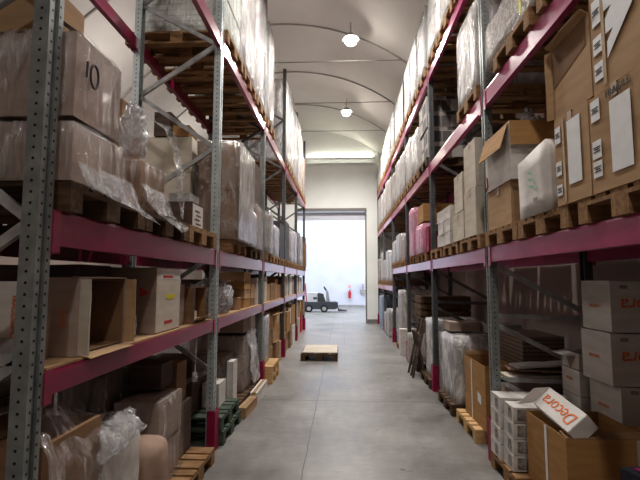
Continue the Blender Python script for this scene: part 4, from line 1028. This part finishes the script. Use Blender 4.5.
load('low grey film load on floor, fourth bay of right rack', 1.42, 2.3, 14.8, 15.5, ZF, .70, 'st_gr', 'filmw', 2)
load('blue wrapped load on floor near the doorway, right rack', 1.40, 2.3, 15.95, 16.75, ZF, 1.20, 'blue', 'film', 3)
load('dark blue wrapped load on floor beside the end wall', 1.42, 2.3, 16.9, 17.8, ZF, 1.15, 'blue', None, 3)
# dark printed packaging at the lower corner
bk = carton('dark printed package with magenta and orange top on brown carton', 1.50, 1.86, 2.33, 2.60, .42, .75, 'blackpk', None, rz=.22)
plate(bk, 'printed_top', 'pinkpk', (.02,.0,.3285), (.15,0,0), (0,.10,0), (0,0,1), .003)
plate(bk, 'orange_print', 'yelpk', (.06,-.02,.332), (.08,.02,0), (-.03,.05,0), (0,0,1), .002)
bm = bmesh.new(); st = []
for i in range(10):
    a = PI*2*i/10+PI/2; r_ = .055 if i % 2 == 0 else .024; st.append(bm.verts.new((-.1815, r_*math.cos(a)+.04, .25+r_*math.sin(a))))
bm.faces.new(st); bmesh.ops.triangulate(bm, faces=bm.faces[:]); obj('star_emblem', bm, 'grey', bk)
carton('brown carton at floor under the dark printed package', 1.47, 1.95, 2.2, 2.53, .002, .418, 'brown', 'tape')
carton('brown carton beside the dark printed package', 1.98, 2.4, 2.56, 3.1, ZG, .55, 'brown', 'tape')

# ================================================================== aisle
pallet('wooden pallet lying alone in the middle of the aisle', -.50, 10.41, 0, 'woodd', PI/2)
bm = grid_box(.76, 1.14, .012, 8, 8, 1); wrinkle(bm, .01, 4, 3)
cs = obj('board_sheet', bm, 'cream', None, (-.49, 10.42, PH+.018)); tag(cs, 'pale board sheet lying on the lone aisle pallet', 'board sheet')
for q, y in enumerate((10.0, 14.5)):
    x = .22 if q == 0 else .16; zc = vault_z(x)
    lp = thing('pendant_lamp', ('round glowing pendant lamp hanging over the near aisle','small lit pendant lamp hanging further along the aisle')[q], 'lamp', (x, y, 7.28))
    bm = bmesh.new(); cyl(bm, (0,0,.18), (0,0,zc-7.28), .015); obj('rod', bm, 'lampg', lp)
    bm = bmesh.new(); cyl(bm, (0,0,.06), (0,0,.20), .20, .07, 20); obj('housing', bm, 'lampg', lp)
    bm = bmesh.new(); bmesh.ops.create_uvsphere(bm, u_segments=20, v_segments=12, radius=.13)
    for v_ in bm.verts: v_.co.z *= .6
    obj('bulb', bm, 'lamp', lp, (0,0,0), True)
tl_ = thing('tube_lamp', 'long lit tube lamp high on the end wall above doorway', 'lamp', (-.07, END-.001, 6.60))
for z in (.0, .25):
    bm = bmesh.new(); bx(bm, -1.40,1.40,-.07,0,z,z+.025); obj('rail', bm, 'lampg', tl_)
bm = bmesh.new(); cyl(bm, (-1.36,-.09,.30), (1.36,-.09,.30), .025, None, 12); obj('tube', bm, 'tube', tl_)
bm = bmesh.new(); bx(bm, -1.40,1.40,-.012,0,.026,.249); obj('back_plate', bm, 'paint_w', tl_)

# ================================================================== beyond the doorway
ex = thing('fire_extinguisher', 'red fire extinguisher hanging on the bright wall beyond the doorway', 'fire extinguisher', (.49, 29.28, .58))
bm = bmesh.new(); cyl(bm, (0,0,0), (0,0,.42), .085, None, 16); cyl(bm, (0,0,.42), (0,0,.50), .085, .03, 16); obj('cylinder_body', bm, 'red', ex)
bm = bmesh.new(); bar(bm, (0,0,.52), (.12,0,.56), .03, .02); cyl(bm, (0,0,.5), (0,0,.55), .02); obj('valve', bm, 'charc', ex)
bm = bmesh.new(); bar(bm, (.03,-.03,.5), (.12,-.03,.25), .02, .02); obj('hose', bm, 'charc', ex)
bm = bmesh.new(); bx(bm, -.05,.05,.08,.118,.1,.45); obj('wall_mount', bm, 'grey', ex)
sg_ = obj('extinguisher_sign', grid_box(.18,.01,.20,2,1,2), 'palered', None, (.49, 29.385, 1.24)); tag(sg_, 'small pale red sign above the fire extinguisher', 'sign')
rl = thing('hose_box', 'small grey box on the bright wall at the door edge', 'wall box', (1.35, 29.28, .9))
bm = bmesh.new(); bx(bm, -.16,.16,-.09,.09,0,.22); obj('box_body', bm, 'grey', rl); bm = bmesh.new(); bx(bm, -.05,.05,-.05,.05,.22,.62); obj('pipe', bm, 'grey', rl); bm = bmesh.new(); bx(bm, -.10,.10,.09,.118,.02,.2); obj('wall_mount', bm, 'grey', rl)
# tow truck
tk = thing('tow_truck', 'small grey electric warehouse truck parked beyond the doorway', 'warehouse truck', (-1.25, 24.9, 0))
bm = bmesh.new(); prism(bm, [(-.85,.16),(.86,.16),(1.02,.24),(1.02,.52),(.90,.56),(-.85,.56)], 'y', -.45, .45); obj('chassis', bm, 'truckg', tk)
for x in (.28, -.55):
    wb_ = bmesh.new(); cyl(wb_, (x,-.52,.20), (x,-.40,.20), .20, None, 24); wo = obj('wheel', wb_, 'tyre', tk)
    bm = bmesh.new(); cyl(bm, (x,-.535,.20), (x,-.51,.20), .115, None, 20); obj('hub', bm, 'lampg', wo)
bm = bmesh.new(); prism(bm, [(-.62,.56),(-.10,.56),(-.10,1.02),(-.16,1.06),(-.62,1.06)], 'y', -.42, .42); bd = obj('battery_cover', bm, 'truckw', tk)
bm = bmesh.new(); bx(bm, -.32,-.12,-.428,-.42,.70,.82); obj('dark_vent', bm, 'charc', bd)
bm = bmesh.new(); prism(bm, [(-.08,.56),(.34,.56),(.30,.66),(.20,.98),(-.08,1.04)], 'y', -.36, .36); obj('driver_seat', bm, 'charc', tk)
bm = bmesh.new(); prism(bm, [(.38,.56),(.58,.56),(.48,1.15),(.36,1.20)], 'y', -.20, .20); obj('steering_column', bm, 'lampg', tk)
bm = bmesh.new(); cyl(bm, (.30,0,1.22), (.36,0,1.26), .17, None, 20); obj('steering_wheel', bm, 'tyre', tk)
bm = bmesh.new(); prism(bm, [(1.02,.06),(1.5,.06),(1.5,.11),(1.1,.16),(1.02,.30)], 'y', -.28, .28); obj('tow_hitch', bm, 'truckg', tk)
ps = thing('hand_truck', 'dark red hand truck standing behind the grey warehouse truck', 'hand truck', (-2.0, 25.7, 0))
for sgn in (-1, 1):
    bm = bmesh.new(); bar(bm, (0, sgn*.2, .12), (-.12, sgn*.2, 1.55), .04, .04); obj('rail', bm, 'red', ps)
    bm = bmesh.new(); cyl(bm, (-.06, sgn*.28, .12), (-.06, sgn*.22, .12), .12, None, 16); obj('wheel', bm, 'tyre', ps)
bm = bmesh.new(); bx(bm, 0,.30,-.22,.22,.02,.04); obj('toe_plate', bm, 'charc', ps)
for z in (.5,.9,1.4):
    bm = bmesh.new(); bar(bm, (-.02-.12*(z/1.55),-.2,z), (-.02-.12*(z/1.55),.2,z), .03,.03); obj('crossbar', bm, 'red', ps)

# ------------------------------------------------------------------ light
LIGHTS = (950, 560, 430, 240, 280, 70, 40, 1050, 380)
def lamp(kind, name, loc, energy, col, size=.3, rot=(0,0,0), **kw):
    l = bpy.data.lights.new(name, kind); l.energy = energy; l.color = col
    if kind == 'SPOT': l.shadow_soft_size = size; l.spot_size = 2.75; l.spot_blend = .6
    if kind == 'POINT': l.shadow_soft_size = size
    if kind == 'AREA': l.shape = 'RECTANGLE'; l.size = size[0]; l.size_y = size[1]
    o = bpy.data.objects.new(name, l); C.objects.link(o); o.location = loc; o.rotation_euler = rot
    return o
WARM = (1.0, .95, .905)
for x, y, e in ((.16,14.5,LIGHTS[0]), (.22,10.0,LIGHTS[1]), (.24,5.5,LIGHTS[2]), (.26,1.0,LIGHTS[3]), (.28,-3.5,LIGHTS[4])):
    lamp('SPOT', 'lamp_light', (x, y, 7.15), e, WARM, .15)
for x, y in ((-4.3, 3.5), (-4.3, 9), (-4.3, 14.5)): lamp('POINT', 'vault_fill_light', (x, y, 5.2), LIGHTS[5], WARM, .3)  # unseen fill lights added beyond the left rack to brighten the vault
lamp('AREA', 'far_room_top_fill', (-1, 24.5, 6.9), LIGHTS[7], (.90,.94,1.0), (12,8))  # added panel standing for the next room's daylight; its ceiling has no opening
lamp('AREA', 'far_room_side_fill', (8.8, 24, 2.6), LIGHTS[8], (.88,.93,1.0), (4,8), (0,PI/2,0))  # added side fill for the next room; the wall there has no gate
wd = bpy.data.worlds.new('world'); scene.world = wd; wd.use_nodes = True
wd.node_tree.nodes['Background'].inputs[0].default_value = (.9,.93,1,1); wd.node_tree.nodes['Background'].inputs[1].default_value = .02

# ------------------------------------------------------------------ camera
F, YAW, PITCH, ROLL, H0 = 446.6, .0493, .0897, -.0017, 1.7386
cam = bpy.data.cameras.new('camera'); co = bpy.data.objects.new('camera', cam); C.objects.link(co)
cam.sensor_width = 36; cam.lens = F/640*36; cam.clip_start = .05; cam.clip_end = 100
co.matrix_world = Matrix.Translation((0,0,H0)) @ Matrix.Rotation(YAW,4,'Z') @ Matrix.Rotation(PI/2+PITCH,4,'X') @ Matrix.Rotation(-ROLL,4,'Z')
scene.camera = co
scene.view_settings.view_transform = 'Standard'; scene.view_settings.look = 'Medium High Contrast'; scene.view_settings.exposure = 0.12
scene.cycles.use_denoising = True
scene.cycles.max_bounces = 8; scene.cycles.transparent_max_bounces = 16; scene.cycles.sample_clamp_indirect = 6
